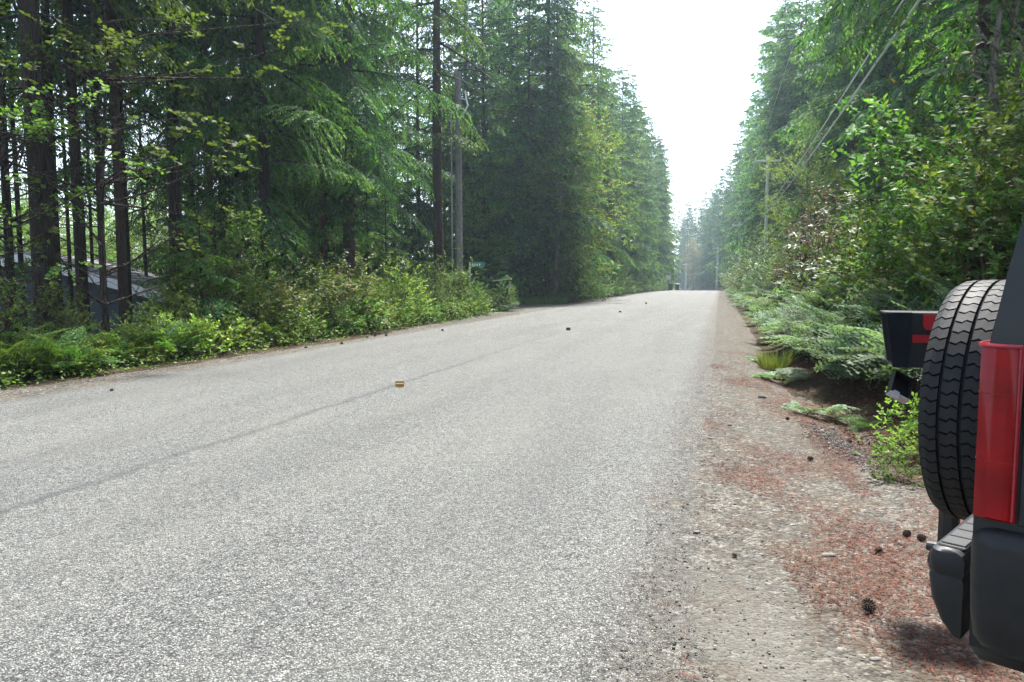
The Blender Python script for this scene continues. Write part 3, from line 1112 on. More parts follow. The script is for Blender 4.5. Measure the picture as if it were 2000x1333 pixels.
# left wall of trees beyond the driveway
yy = 43.0
i = 0
c0 = 0
while yy < 245:
    pr = MID[i % 3] if yy < 80 else FAR[i % 3]
    s = r.uniform(.72, 1.18)
    x = -9.5 - r.uniform(0, 2.0) + shift(yy)
    lab = '%s roadside conifer past the driveway in the left tree wall' % ORD[c0] if c0 < 15 else 'far conifer in the unbroken tree wall left of the road'
    c0 += 1
    place_tree(pr, 'conifer_tree', lab, 'tree', 'tree wall left of the road', x, yy, s, .38, None, i)
    yy += r.uniform(2.4, 3.4) * (1 if yy < 90 else 1.35)
    i += 1
yy = 45.0
while yy < 230:
    pr = MID[(i + 1) % 3] if yy < 70 else FAR[i % 3]
    place_tree(pr, 'conifer_tree', 'taller conifer rising behind the left tree wall', 'tree', 'second row behind the left tree wall', -14.2 - r.uniform(0, 2) + shift(yy), yy, r.uniform(1.0, 1.2), .4, None, i)
    yy += r.uniform(4, 6)
    i += 1
# right wall of trees
yy = 13.5
c0 = 0
while yy < 245:
    pr = HEM[i % 2] if yy < 24 else (MID[i % 3] if yy < 75 else FAR[i % 3])
    x0 = 8.0 if yy < 30 else (6.2 if yy < 56 else 4.9)
    x = x0 + r.uniform(-.5, 1.4) + shift(yy)
    lab = '%s conifer of the right tree wall, counted from the parked car' % ORD[c0] if c0 < 15 else 'far conifer in the tree wall right of the road'
    c0 += 1
    place_tree(pr, 'conifer_tree', lab, 'tree', 'tree wall right of the road', x, yy, r.uniform(.78, 1.22), .36, None, i)
    yy += r.uniform(2.4, 3.3) * (1 if yy < 90 else 1.35)
    i += 1
yy = 18.0
while yy < 230:
    pr = MID[(i + 1) % 3] if yy < 70 else FAR[i % 3]
    place_tree(pr, 'conifer_tree', 'conifer behind the front row of the right tree wall', 'tree', 'second row behind the right tree wall', 10.3 + r.uniform(0, 2) + shift(yy), yy, r.uniform(1.0, 1.2), .4, None, i)
    yy += r.uniform(4, 6)
    i += 1
# trees closing the view past the bend
for k in range(34):
    yy = r.uniform(235, 330)
    xx = r.uniform(-24, 14)
    if abs(xx - (-3.65 + shift(yy))) < 5.5:
        continue
    place_tree(FAR[k % 3], 'conifer_tree', 'distant conifer closing the view where the road bends left', 'tree', 'conifers closing the view', xx, yy, r.uniform(1.0, 1.35), .45, None, k)
x, y = on_ray(1895, x=4.4)
place_tree(HEM[1], 'conifer_tree', 'grey trunk behind the glossy broadleaf at the right edge', 'tree', None, x, y, 1.0, .25, None, 1)

for k, (px, x, q) in enumerate(((455, -13.5, 2.0), (550, -13.2, 1.8), (590, -14.5, 2.3), (655, -13.8, 1.9), (720, -13, 2.0), (755, -12.2, 1.7), (925, -12.2, 2.0), (955, -11.6, 1.7), (395, -14.5, 1.9), (20, -13.5, 1.2))):
    x, y = on_ray(px, x=x)
    e = empty('young_hemlock', (x, y, g(x, y)), k * 1.7, q)
    tag(e, 'half-grown dark hemlock filling the shade between the left trunks', 'tree', 'half-grown hemlocks in the left wood')
    c = child('trunk', SAPT, e)
    c.scale = (.05, .05, 1)
    for pn, me_ in SAP[k % 2].items():
        c = child(pn, me_, e)
        if pn == 'limbs':
            c['kind'] = 'stuff'

# broadleaf trees
x, y = on_ray(205, x=-9.6)
place_plant(MAPLE, 'vine_maple', 'pale green vine maple spreading flat sprays among the left trunks', 'tree', None, x, y, 1.0)
x, y = on_ray(20, x=-9.4)
place_plant(MAPLE, 'vine_maple', 'vine maple partly cut by the left edge of the photo', 'tree', None, x, y, .7)
x, y = on_ray(1085, y=41.0)
place_plant(ALDER[0], 'alder_tree', 'light green alder catching the light past the driveway', 'tree', None, x, y, 1.0, rz=1)
x, y = on_ray(1105, y=46.5)
place_plant(ALDER[1], 'alder_tree', 'yellowish alder crown above the light green alder', 'tree', None, x, y, 1.45, M['lime'])
x, y = on_ray(1005, y=39.5)
place_plant(ALDER[1], 'alder_tree', 'low alder behind the street sign and laurel bush', 'tree', None, x - 2.5, y, .8)
x, y = on_ray(1560, y=33.0)
place_plant(ALDER[1], 'alder_tree', 'light green broadleaf tree below the wires on the right', 'tree', None, x, y, .72)
x, y = on_ray(1945, y=13.5)
place_plant(LAUREL, 'broadleaf_evergreen_tree', 'glossy long-leaved broadleaf tree at the right edge', 'tree', None, x, y, .85)
x, y = on_ray(1350, y=225)
place_plant(ALDER[0], 'madrone_tree', 'yellow-brown tree at the bend in the far distance', 'tree', None, x + 0.5, y, 1.45, M['madrone'])
# sunny clearing trees behind the house
for k, (px, x, s) in enumerate(((300, -27, .8), (370, -25, .75), (255, -34, .95), (140, -36, .8), (20, -38, .8), (400, -33, .9), (330, -38, 1.0), (200, -44, .9), (80, -30, .62), (450, -30, .8), (560, -30, .9), (620, -34, 1.0), (700, -32, 1.0), (0, -31, .75), (50, -42, 1.0), (110, -46, 1.0), (170, -33, .7), (230, -50, 1.1), (280, -46, 1.0), (350, -48, 1.1), (420, -42, 1.0), (480, -40, 1.0), (30, -26, .6))):
    x, y = on_ray(px, x=x)
    place_plant(ALDER[k % 2], 'alder_tree', 'sunlit broadleaf tree in the clearing behind the house', 'tree', 'sunlit trees behind the house', x, y, s, M['lime'] if k % 3 == 0 else None)

for k in range(16):
    x, y = on_ray(-40 + k * 32, x=-52 - (k * 7 % 11))
    place_tree(MID[k % 3], 'conifer_tree', 'small conifer at the far side of the clearing behind the house', 'tree', 'conifers across the clearing', x, y, .42 + .03 * (k * 5 % 4), .25, None, k)
for k in range(22):
    x, y = on_ray(-30 + k * 23, x=-24 - (k * 5 % 9))
    if 60 < -30 + k * 23 < 330 and x > -29:
        x, y = on_ray(-30 + k * 23, x=-34)
    place_plant(FAR_BUSH, 'clearing_shrub', 'sunlit shrub in the clearing seen between the left trunks', 'shrub', 'shrubs of the clearing', x, y, 1.0 + .12 * (k % 4), M['lime'] if k % 3 == 0 else M['salal'])

# ------------------------------------------------------------------ shrubs
r = np.random.default_rng(23)
named = [
    (HUCK[2], 435, -9.7, 1.05, None, 'dark layered bush below the reddish trunk on the left', 'huckleberry_shrub'),
    (HUCK[0], 655, -9.3, 1.10, M['huck_bronze'], 'bronze-tinted huckleberry bush below the broad grey trunk', 'huckleberry_shrub'),
    (HUCK[1], 770, -9.2, .95, M['lime'], 'yellow-green bush midway along the left verge', 'huckleberry_shrub'),
    (HUCK[0], 505, -9.3, .9, M['huck_bronze'], 'bronze-leaved bush at the foot of the big hemlock', 'huckleberry_shrub'),
    (RHODO[0], 968, -11.0, 1.15, None, 'glossy rounded broadleaf bush behind the green street sign', 'rhododendron_bush'),
    (RHODO[1], 500, -12.8, 1.25, None, 'broad-leaved bush catching light between the left trunks', 'rhododendron_bush'),
    (HUCK[1], 880, -9.6, 1.1, None, 'green bush at the foot of the left utility pole', 'huckleberry_shrub'),
]
for pr, px, x, s, mt, lab, nm in named:
    x, y = on_ray(px, x=x)
    place_plant(pr, nm, lab, 'shrub', None, x, y, s, mt)
x, y = on_ray(1600, y=19.5)
place_plant(HUCK[2], 'dying_shrub', 'tall brown dying bush on the right bank below the wires', 'shrub', None, x, y, 1.1, M['brown_leaf'])
x, y = on_ray(1453, y=52)
place_plant(FAR_BUSH, 'dying_shrub', 'reddish-brown bush beside the far right power poles', 'shrub', None, x + .5, y, .8, M['brown_leaf'])

for k, (px, x, s) in enumerate(((395, -9.9, 1.0), (345, -10.4, .9), (575, -10.3, .95), (425, -10.6, 1.1), (455, -10.1, .8))):
    x, y = on_ray(px, x=x)
    e = empty('hemlock_sapling', (x, y, g(x, y)), k * 1.3, s)
    tag(e, 'young dark hemlock sapling among the bushes of the left verge', 'sapling', 'hemlock saplings on the left verge')
    c = child('trunk', SAPT, e)
    c.scale = (.06, .06, 1)
    for pn, me_ in SAP[k % 2].items():
        child(pn, me_, e)

yy = 4.0
k = 0
while yy < 31:
    for lane in range(3):
        x = -9.1 - lane * 1.1 - r.uniform(-.25, .45)
        pr = HUCK[int(r.integers(0, 3))]
        s = (.55, .72, .85)[lane] * r.uniform(.8, 1.15)
        px_cut = yy < 12 and lane > 0
        if px_cut:
            s *= .55
        col_px = 1000 + FPX * (x * RT.x + yy * RT.y) / (x * FW.x + yy * FW.y)
        if col_px < 335 and lane == 2:
            continue
        if col_px < 335:
            s *= .8
        place_plant(pr, 'huckleberry_shrub', 'small-leaved green shrub of the left verge ' + zone(x, yy), 'shrub', 'shrubs of the left verge', x, yy + r.uniform(-.5, .5), s, None)
    yy += r.uniform(1.0, 1.5)
    k += 1
yy = 4.6
while yy < 27:
    x = -8.45 - r.uniform(0, .6)
    place_plant(SALAL[k % 2], 'salal_shrub', 'low bright salal at the left shoulder ' + zone(x, yy), 'shrub', 'salal plants of the left verge', x, yy, r.uniform(.45, .8) * (.75 if yy < 10 else 1.1), M['lime'] if r.random() < .22 else None)
    yy += r.uniform(.45, .8)
    k += 1
# left bank beyond the driveway
yy = 40.5
while yy < 120:
    x = -8.7 - r.uniform(0, .9) + shift(yy)
    place_plant(FAR_BUSH, 'roadside_shrub', 'leafy shrub at the foot of the left tree wall past the driveway', 'shrub', 'shrubs below the left tree wall', x, yy, r.uniform(.5, .95), M['salal'] if r.random() < .4 else None)
    yy += r.uniform(1.4, 2.4)
# right bank shrubs
yy = 8.2
while yy < 42:
    for lane in range(3):
        x = 2.95 + lane * .95 + r.uniform(-.3, .4)
        if yy < 19 and lane == 0:
            continue
        s = (.62, .88, 1.1)[lane] * r.uniform(.85, 1.2)
        place_plant(HUCK[int(r.integers(0, 3))], 'huckleberry_shrub', 'dense evergreen shrub above the right bank ferns ' + rzone(yy), 'shrub', 'shrubs of the right bank', x, yy + r.uniform(-.5, .5), s, M['huck_bronze'] if r.random() < .15 else None)
    yy += r.uniform(1.2, 1.7)
yy = 42.0
while yy < 125:
    for lane in range(2):
        x = 2.4 + lane * 1.5 + r.uniform(-.5, .5) + shift(yy)
        place_plant(FAR_BUSH, 'roadside_shrub', 'shrub at the foot of the right tree wall along the power line', 'shrub', 'shrubs below the right tree wall', x, yy, r.uniform(.5, 1.0) * (1 + .35 * lane), M['rhodo'] if r.random() < .3 else (M['salal'] if r.random() < .3 else None))
    yy += r.uniform(1.7, 2.8)
# dense right-edge bushes behind the car
for k, (px, yv, s) in enumerate(((1790, 10.8, .85), (1850, 9.9, .95), (1930, 9.2, 1.0), (1985, 9.8, 1.25), (1900, 11.5, 1.25), (1800, 12.8, 1.05), (1975, 12.6, 1.5), (1720, 14.0, .95))):
    x, y = on_ray(px, y=yv)
    place_plant(HUCK[k % 3], 'huckleberry_shrub', ('evergreen huckleberry directly above the black mailbox', 'huckleberry behind the top of the spare tyre', 'huckleberry beside the car pillar', 'taller huckleberry cut by the right edge of the photo', 'huckleberry rising behind the spare tyre and mailbox', 'huckleberry at the back of the mass above the mailbox', 'tallest huckleberry at the right edge below the broadleaf tree', 'huckleberry at the left end of the mass behind the car')[k], 'shrub', 'huckleberry behind the car', x, y, s)
for k, (px, yv, s) in enumerate(((1720, 16.5, 1.0), (1640, 18, .9))):
    x, y = on_ray(px, y=yv)
    place_plant(RHODO[k % 2], 'rhododendron_bush', ('long-leaved rhododendron above the right bank shrubs', 'smaller rhododendron beside the brown dying bush')[k], 'shrub', None, x, y, s)

# ------------------------------------------------------------------ ferns


def fern(name, label, group, x, y, fr, n, s, mat=None, lo=10, hi=50, dz=0.0, tilt=None):
    e = empty(name, (x, y, g(x, y) - .01 + dz), random.uniform(0, 6.28), s)
    if tilt:
        e.rotation_euler = tilt
    tag(e, label, 'fern', group)
    for j in range(n):
        c = child('frond', fr[random.randrange(len(fr))], e, mat)
        c.rotation_euler = (random.gauss(0, .15), -R(random.uniform(lo, hi)), j * 6.283 / n + random.gauss(0, .25))
        q = random.uniform(.75, 1.15)
        c.scale = (q, q, q)
    return e


r = np.random.default_rng(41)
# bracken covering the right bank
for k in range(130):
    yy = 6.3 + 26 * (k / 130) ** 1.3
    edge = 0.75 + 0.6 * (1 - float(sstep(4, 12, yy)))
    x = edge + .35 + r.random() ** .9 * 2.3
    if yy < 8.6:
        x = max(x, edge + .9)
    fern('bracken_fern', 'pale green bracken fern on the right bank ' + rzone(yy), 'bracken on the right bank', x, yy + r.uniform(-.3, .3), FRB, int(r.integers(6, 9)), r.uniform(.85, 1.3), None, 15, 62)
for k in range(100):
    yy = 8.2 + 9.5 * r.random()
    edge = 0.75 + 0.6 * (1 - float(sstep(4, 12, yy)))
    x = edge + .6 + r.random() * 2.2 if yy > 9.4 else edge + 1.25 + r.random() * 1.3
    fern('bracken_fern', 'bracken in the thick fern drift of the right bank ' + rzone(yy), 'bracken drift beside the mailbox', x, yy, FRB, int(r.integers(6, 9)), r.uniform(.85, 1.25), None, 20, 62)
FF = merged_fern('bracken_fern', FRB, 7, 3, M['bracken'])
yy = 30.0
while yy < 95:
    x = .95 + r.uniform(0, 1.3) + shift(yy)
    e = bpy.data.objects.new('bracken_fern', FF)
    e.location = (x, yy, g(x, yy))
    e.rotation_euler = (0, 0, r.uniform(0, 6))
    q = r.uniform(.8, 1.3)
    e.scale = (q, q, q)
    tag(link(e), 'distant bracken fern lining the far right shoulder', 'fern', 'far bracken on the right')
    yy += r.uniform(.5, .9) * (1 if yy < 60 else 1.6)
# loose ferns low on the near bank
for (px, yv, s, lab, mt) in ((1600, 7.6, .62, 'flattened grey-green fern lying at the edge of the gravel', None), (1690, 7.3, .5, 'small fern on the bare bank below the mailbox', M['fern']), (1530, 10.3, .75, 'pale fern drooping over the gravel edge', None), (1500, 12.6, .7, 'fern spilling onto the shoulder beside the grass tuft', None)):
    x, y = on_ray(px, y=yv)
    fern('bracken_fern', lab, None, x, y, FRB if mt is None else FRL, 6, s, None, 2, 25)
# lady ferns at left
for k in range(64):
    yy = 4.4 + 6.5 * r.random() if k < 44 else 11 + 14 * r.random()
    x = -8.55 - r.random() * 1.2
    fern('lady_fern', 'lush feathery fern on the left verge ' + zone(x, yy), 'feathery ferns on the left verge', x, yy, FRL, int(r.integers(7, 10)), r.uniform(.9, 1.3), None, 18, 60)
x, y = on_ray(990, x=-8.5)
fern('lady_fern', 'large arching fern in front of the dark roofed box', None, x, y, FRB, 8, .8, None, 10, 45)

# low leafy ground cover, uncountable
def cover(name, label, pts, mat, ll, lw, hmax, seed):
    r = np.random.default_rng(seed)
    P = []
    for x, y in pts:
        P.append((x, y, g(x, y) + r.random() ** 1.5 * hmax))
    P = np.array(P)
    n = len(P)
    D = unit(r.normal(size=(n, 3)) * np.array([1, 1, .35]))
    N = np.array([0, 0, 1.0]) + r.normal(size=(n, 3)) * .45
    l_ = ll * r.uniform(.6, 1.3, n)
    o = bpy.data.objects.new(name, quads_mesh(name, leaves(P, D, N, l_, l_ * lw / ll, .1, .5), [mat]))
    tag(link(o), label, 'plants', None, 'stuff')


pts = [(-8.05 - r.random() ** 1.1 * 3.6, 3.6 + 24 * r.random() ** 1.2) for _ in range(20000)]
cover('ground_cover', 'low leafy ground cover filling the left verge between shrubs', pts, M['salal'], .06, .036, .22, 5)
pts = []
while len(pts) < 12000:
    y = 7.5 + 28 * r.random() ** 1.3
    edge = 0.75 + 0.6 * (1 - float(sstep(4, 12, y)))
    x = edge + .45 + 2.6 * r.random()
    if y < 9.5 and x < edge + 1.3:
        continue
    pts.append((x, y))
cover('ground_cover', 'low leafy ground cover under the bracken of the right bank', pts, M['bracken'], .05, .028, .25, 6)


def grass(name, label, cx, cy, rad, n, h, seed, kind=None, cat='grass'):
    r = np.random.default_rng(seed)
    a = r.uniform(0, 6.28, n)
    q = np.sqrt(r.random(n)) * rad
    X = cx + np.cos(a) * q
    Y = cy + np.sin(a) * q * 1.2
    P = np.stack([X, Y, gz(X, Y) - .01], 1)
    D = np.stack([np.cos(a) * .35, np.sin(a) * .35, np.ones(n)], 1) + r.normal(size=(n, 3)) * .22
    l_ = h * r.uniform(.5, 1.15, n)
    o = bpy.data.objects.new(name, quads_mesh(name, leaves(P, D, r.normal(size=(n, 3)), l_, np.full(n, .009), 0, .3), [M['grass']]))
    tag(link(o), label, cat, None, kind)


x, y = on_ray(1508, y=11.8)
grass('grass_tuft', 'bright green grass tuft on the edge of the right shoulder', x + .05, y, .20, 500, .34, 3)
x, y = on_ray(1050, y=39.6)
grass('verge_grass', 'strip of grass at the corner of the driveway', x - .3, y + 1.0, 1.7, 5000, .5, 4, 'stuff')

# small leafy weeds behind the tyre
for k, (px, yv, s, lab) in enumerate(((1775, 6.0, .30, 'low leafy weed at the gravel edge left of the spare tyre'), (1770, 5.1, .22, 'bright green weed just below the spare tyre'), (1800, 6.6, .36, 'pale leafy weed half hidden behind the spare tyre'))):
    x, y = on_ray(px, y=yv)
    place_plant(SALAL[k % 2], 'leafy_weed', lab, 'weed', None, x, y, s, M['lime'] if k != 1 else M['maple'])

# ------------------------------------------------------------------ ground litter


def rough_stone(name, mat, seed, sub=2):
    bm = bmesh.new()
    bmesh.ops.create_icosphere(bm, subdivisions=sub, radius=.5)
    r = np.random.default_rng(seed)
    off = r.uniform(0, 9, 3)
    for v in bm.verts:
        c = v.co
        f = 1 + .16 * math.sin(c.x * 5 + off[0]) + .14 * math.sin(c.y * 6 + off[1]) + .1 * math.sin(c.z * 8 + off[2]) + .05 * r.normal()
        v.co = Vector((c.x * 1.2, c.y * .95, c.z * .62)) * f
    me_ = bpy.data.meshes.new(name)
    bm.to_mesh(me_)
    bm.free()
    me_.materials.append(mat)
    me_.polygons.foreach_set('use_smooth', [sub > 1] * len(me_.polygons))
    return me_


ST = [rough_stone('stone', M['stone'], 1), rough_stone('stone_b', M['stone_dark'], 2)]


def ground_px(px, py):
    """plan position of a photo point lying on level ground"""
    d0, d2 = (px - 1000) / FPX, -(py - 666.5) / FPX
    fy = math.cos(PITCH) + math.sin(PITCH) * d2
    fz = -math.sin(PITCH) + math.cos(PITCH) * d2
    t = -EYE / fz
    d = (FW * fy + RT * d0) * t
    return d.x, d.y


for k, (px, py, s, dk, lab) in enumerate(((1605, 836, .045, 0, 'pale flat stone at the edge of the right bank'), (1490, 776, .075, 1, 'dark rounded stone on the right gravel shoulder'), (1624, 826, .05, 1, 'dark stone beside the pale flat stone'),
                                          (1568, 957, .030, 0, 'round grey stone in the middle of the gravel'), (1388, 855, .035, 0, 'small pale stone near the road edge'), (1425, 829, .04, 1, 'grey stone just off the asphalt edge'),
                                          (1618, 1083, .045, 0, 'pale half-buried stone on the gravel, left of the bumper'), (1634, 984, .028, 0, 'little grey stone right of the round one'), (1361, 1037, .03, 0, 'white pebble near the sandy patch'),
                                          (1495, 972, .024, 1, 'tiny dark stone left of the round grey stone'), (1710, 1284, .03, 0, 'white pebble at the bottom of the gravel'), (1757, 1227, .026, 0, 'pale pebble below the pine cone'))):
    x, y = ground_px(px, py)
    o = bpy.data.objects.new('stone', ST[dk])
    o.location = (x, y, g(x, y) + s * .18)
    o.scale = (s, s, s)
    o.rotation_euler = (random.gauss(0, .15), random.gauss(0, .15), random.uniform(0, 6))
    tag(link(o), lab, 'stone', 'stones on the right shoulder')


def cone_mesh():
    mb = MB()
    mb.lathe([(.002, 0), (.012, .008), (.016, .025), (.013, .045), (.004, .062)], 8)
    for i in range(64):
        u = i / 64
        z = .004 + .056 * u
        rr = .017 * math.sin(math.pi * (.22 + .72 * u)) + .004
        a = i * 2.39996
        c, s = math.cos(a), math.sin(a)
        w = .0085 * (1.1 - .5 * u)
        p0 = np.array([c * rr * .5, s * rr * .5, z])
        tip = np.array([c * (rr + .010), s * (rr + .010), z + .008 - .004 * (u < .4)])
        t = np.array([-s, c, 0])
        mb.add([p0 - t * w * .5, p0 + t * w * .5, tip + t * w * .55, tip - t * w * .55, tip + np.array([0, 0, .003])], [(0, 1, 2, 3), (3, 2, 4), (0, 3, 4), (1, 4, 2)])
    return mb.mesh('pine_cone', M['cone'])


CONE = cone_mesh()
cones = [(1703, 1191, .8, 'large open pine cone on the gravel left of the bumper'), (1578, 898, .6, 'dark pine cone standing in the middle of the right shoulder'), (1540, 818, .5, 'pine cone near the orange needle streak'), (1708, 1079, .55, 'pine cone on the needles below the tyre'),
         (1767, 1052, .6, 'left of two pine cones beside the step bumper'), (1792, 1057, .6, 'right of two pine cones beside the step bumper'), (1665, 850, .7, 'small pine cone at the foot of the bank'), (1440, 1085, .35, 'small cone close to the sandy patch'),
         (240, 1130, .3, 'small dark lump of cone on the left lane near the camera'), (215, 764, .6, 'dark cone on the pavement near the left shoulder'),
         (752, 656, .9, 'left of the two cones lying on the left shoulder'), (733, 657, .9, 'right-hand cone pair member on the left shoulder'), (717, 659, .9, 'cone at the shoulder below the yellow-green bush'), (865, 647, .9, 'single cone on the left shoulder short of the driveway'), (670, 672, .9, 'cone on the left shoulder below the bronze bush'), (596, 679, .9, 'cone on the left shoulder furthest toward the ferns')]
for px, py, s, lab in cones:
    x, y = ground_px(px, py)
    o = bpy.data.objects.new('pine_cone', CONE)
    o.location = (x, y, g(x, y) + .028 * s)
    o.scale = (s, s, s)
    o.rotation_euler = (R(80) + random.gauss(0, .2), random.gauss(0, .3), random.uniform(0, 6))
    tag(link(o), lab, 'pine cone', 'pine cones on the ground')

# loose stone chips: one uncountable mass per side
def scatter_chips(name, label, pts, smin, smax, mat, seed, squash=.6):
    r = np.random.default_rng(seed)
    base = np.array([(1, 0, 0), (-1, 0, 0), (0, 1, 0), (0, -1, 0), (0, 0, 1), (0, 0, -1)], float)
    tri = np.array([(0, 2, 4), (2, 1, 4), (1, 3, 4), (3, 0, 4), (2, 0, 5), (1, 2, 5), (3, 1, 5), (0, 3, 5)])
    n = len(pts)
    P = np.array(pts)
    Z = gz(P[:, 0], P[:, 1]) + .004
    road = (P[:, 0] < -.2) & (P[:, 0] > -7.2)
    Z = np.where(road, road_z(P[:, 1]) + .006 - .00075 * (P[:, 0] + 3.65) ** 2, Z)
    s = (smin + (smax - smin) * r.random(n) ** 3.2)
    V = base[None] * s[:, None, None] * r.uniform(.6, 1.3, (n, 6, 1)) * np.array([1, 1, squash])
    V += r.normal(size=(n, 6, 3)) * (s * .18)[:, None, None]
    a = r.uniform(0, 6.28, n)
    c, sn = np.cos(a), np.sin(a)
    X = V[:, :, 0] * c[:, None] - V[:, :, 1] * sn[:, None] + P[:, None, 0]
    Y = V[:, :, 0] * sn[:, None] + V[:, :, 1] * c[:, None] + P[:, None, 1]
    Zv = V[:, :, 2] + (Z + s * squash * .35)[:, None]
    V = np.stack([X, Y, Zv], -1).reshape(-1, 3)
    F = (tri[None] + (np.arange(n) * 6)[:, None, None]).reshape(-1, 3)
    o = bpy.data.objects.new(name, mesh_np(name, V, [F], [mat]))
    tag(link(o), label, 'gravel', None, 'stuff')


r = np.random.default_rng(52)
pts = []
while len(pts) < 12000:
    y = 1.6 + 14 * r.random() ** 2.0
    x = -.30 + 1.9 * r.random()
    pts.append((x, y))
scatter_chips('loose_gravel', 'loose grey and beige stone chips on the right shoulder', pts, .0020, .0080, M['chips'], 1, .38)
pts = [(-.26 + r.normal() * .13 + .05, 1.7 + 13 * r.random() ** 1.8) for _ in range(2200)]
scatter_chips('loose_gravel', 'loose dark chips crumbling off the right road edge', pts, .0025, .0060, M['chips'], 2, .4)
pts = [(.98 + r.normal() * .10 + (6.3 - y_) * .16, y_) for y_ in (6.1 + r.normal(size=2200) * .42)]
scatter_chips('gravel_patch', 'patch of dark grey crushed gravel at the foot of the right bank', pts, .006, .017, M['dark_gravel'], 3)
pts = [(-7.35 - r.random() * .7, 3.5 + 24 * r.random() ** 1.4) for _ in range(6000)]
scatter_chips('loose_gravel', 'loose chips along the left shoulder', pts, .004, .014, M['chips'], 4)

# fallen needles
def needles(name, label, n, fn, seed):
    r = np.random.default_rng(seed)
    P = np.array([fn(r) for _ in range(n)])
    Z = gz(P[:, 0], P[:, 1]) + .009 + r.random(n) * .006
    P = np.column_stack([P, Z])
    a = r.uniform(0, 6.28, n)
    D = np.stack([np.cos(a), np.sin(a), r.normal(size=n) * .12], 1)
    N = np.array([0, 0, 1.0]) + r.normal(size=(n, 3)) * .3
    L = r.uniform(.014, .04, n)
    o = bpy.data.objects.new(name, quads_mesh(name, leaves(P, D, N, L, np.full(n, .0034), .2, .5), [M['rust_needle']]))
    tag(link(o), label, 'needles', None, 'stuff')


def nd(r):
    while True:
        y = 1.7 + 12 * r.random() ** 1.7
        x = -.1 + 1.9 * r.random()
        v = math.sin(x * 5.1 + y * 1.3) + math.sin(y * 2.9 - x * 3.3) + math.sin(x * 9 + y * 5.2) * .6 + (x - .3) * 1.6
        streak = math.exp(-((x - .80 - (6.0 - y) * .03) / .07) ** 2) * (4.6 < y < 8.5) * 3
        sand = (abs(x - .02 - (3.5 - y) * .16) < .25 and y < 3.5)
        if not sand and v + streak + r.normal() * .8 > .9:
            return x, y


needles('needle_litter', 'rust-orange fallen needles drifted over the right shoulder', 80000, nd, 3)
needles('needle_litter', 'brown fallen needles along the left shoulder', 9000, lambda r: (-7.3 - r.random() * .75, 4 + 24 * r.random() ** 1.3), 4)

r = np.random.default_rng(77)
pb = []
while len(pb) < 9000:
    y = 5.2 + 8 * r.random() ** 1.3
    edge = 0.75 + 0.6 * (1 - float(sstep(4, 12, y)))
    pb.append((edge - .1 + 2.0 * r.random(), y))
cover('leaf_litter', 'dry brown leaf and twig litter on the bare right bank', pb, M['dead'], .045, .014, .025, 8)
# dead sticks on the bank
for k, (px, py, L, az, lab) in enumerate(((1530, 745, .9, -.8, 'long dead stick lying along the foot of the right bank'), (1690, 852, .5, -.4, 'short curved twig at the foot of the right bank'), (1660, 815, .6, .9, 'grey twig on the bare earth of the right bank'))):
    x, y = ground_px(px, py)
    t = np.linspace(0, 1, 8)
    P = np.stack([t * L, .06 * np.sin(t * 5 + k), .02 + .03 * np.sin(t * 3)], 1)
    mb = MB()
    mb.tube(P, np.linspace(.011, .004, 8), 5)
    o = mb.build('dead_stick', M['twig'], loc=(x, y, g(x, y) + .02))
    o.rotation_euler = (0, 0, az + 1.6)
    mb = MB()
    mb.tube(P[4:] * np.array([.5, 1, 1]) + np.array([.28 * L, .02, .01]), np.linspace(.006, .002, 4), 4)
    mb.build('side_twig', M['twig'], o)
    tag(o, lab, 'stick')

# ------------------------------------------------------------------ road markers
for k, (px, py, mt, lab) in enumerate(((781, 757, 'yellow', 'yellow plastic tab marker on the road centre line, nearest one'), (1110, 646, 'dark_marker', 'dark soiled tab marker second along the centre line'), (1211, 611, 'orange_marker', 'orange-brown tab marker third along the centre line'), (1262, 594, 'dark_marker', 'tiny tab marker furthest along the centre line'))):
    x, y = ground_px(px, py)
    mb = MB()
    mb.box((-.052, -.028, 0), (.052, .028, .007))
    mb.box((-.052, -.004, .007), (.052, .004, .068))
    z = float(road_z(y)) + .006
    o = mb.build('road_marker', M[mt], None, False, .002, 1, (x, y, z))
    o.rotation_euler = (0, 0, .22)
    mb = MB()
    mb.box((-.046, -.0055, .036), (.046, -.0042, .044))
    mb.build('reflective_strip', M['sign_white'] if k == 0 else M[mt], o)
    tag(o, lab, 'road marker', 'tab markers on the centre line')

# ------------------------------------------------------------------ utility poles and wires


def utility_pole(x, y, top, label, mat, arm=True, arm_w=1.7, dia=.26, drop=.45):
    z0 = g(x, y)
    e = empty('utility_pole', (x, y, z0))
    H = top - z0
    mb = MB()
    mb.tube([(0, 0, -.5), (0, 0, H * .5), (0, 0, H)], [dia * .55, dia * .48, dia * .38], 12)
    mb.build('shaft', mat, e, smooth=True)
    if arm:
        mb = MB()
        mb.box((-arm_w / 2, -.20, H - drop - .06), (arm_w / 2, -.09, H - drop + .06))
        mb.build('crossarm', mat, e, bevel=.01, seg=1)
        for s in (-1, 1):
            mb = MB()
            mb.tube([(s * arm_w * .30, -.15, H - drop - .05), (0, -.12, H - drop - .55)], .016, 5)
            mb.build('arm_brace', M['galv'], e)
        for s in (-.46, .18, .46):
            mb = MB()
            mb.lathe([(.012, 0), (.012, .06), (.05, .07), (.03, .10), (.05, .12), (.02, .17)], 8, c=(s * arm_w, -.145, H - drop + .06))
            mb.build('insulator', M['white_metal'], e, smooth=True)
    tag(e, label, 'utility pole', 'utility poles along the road')
    return e


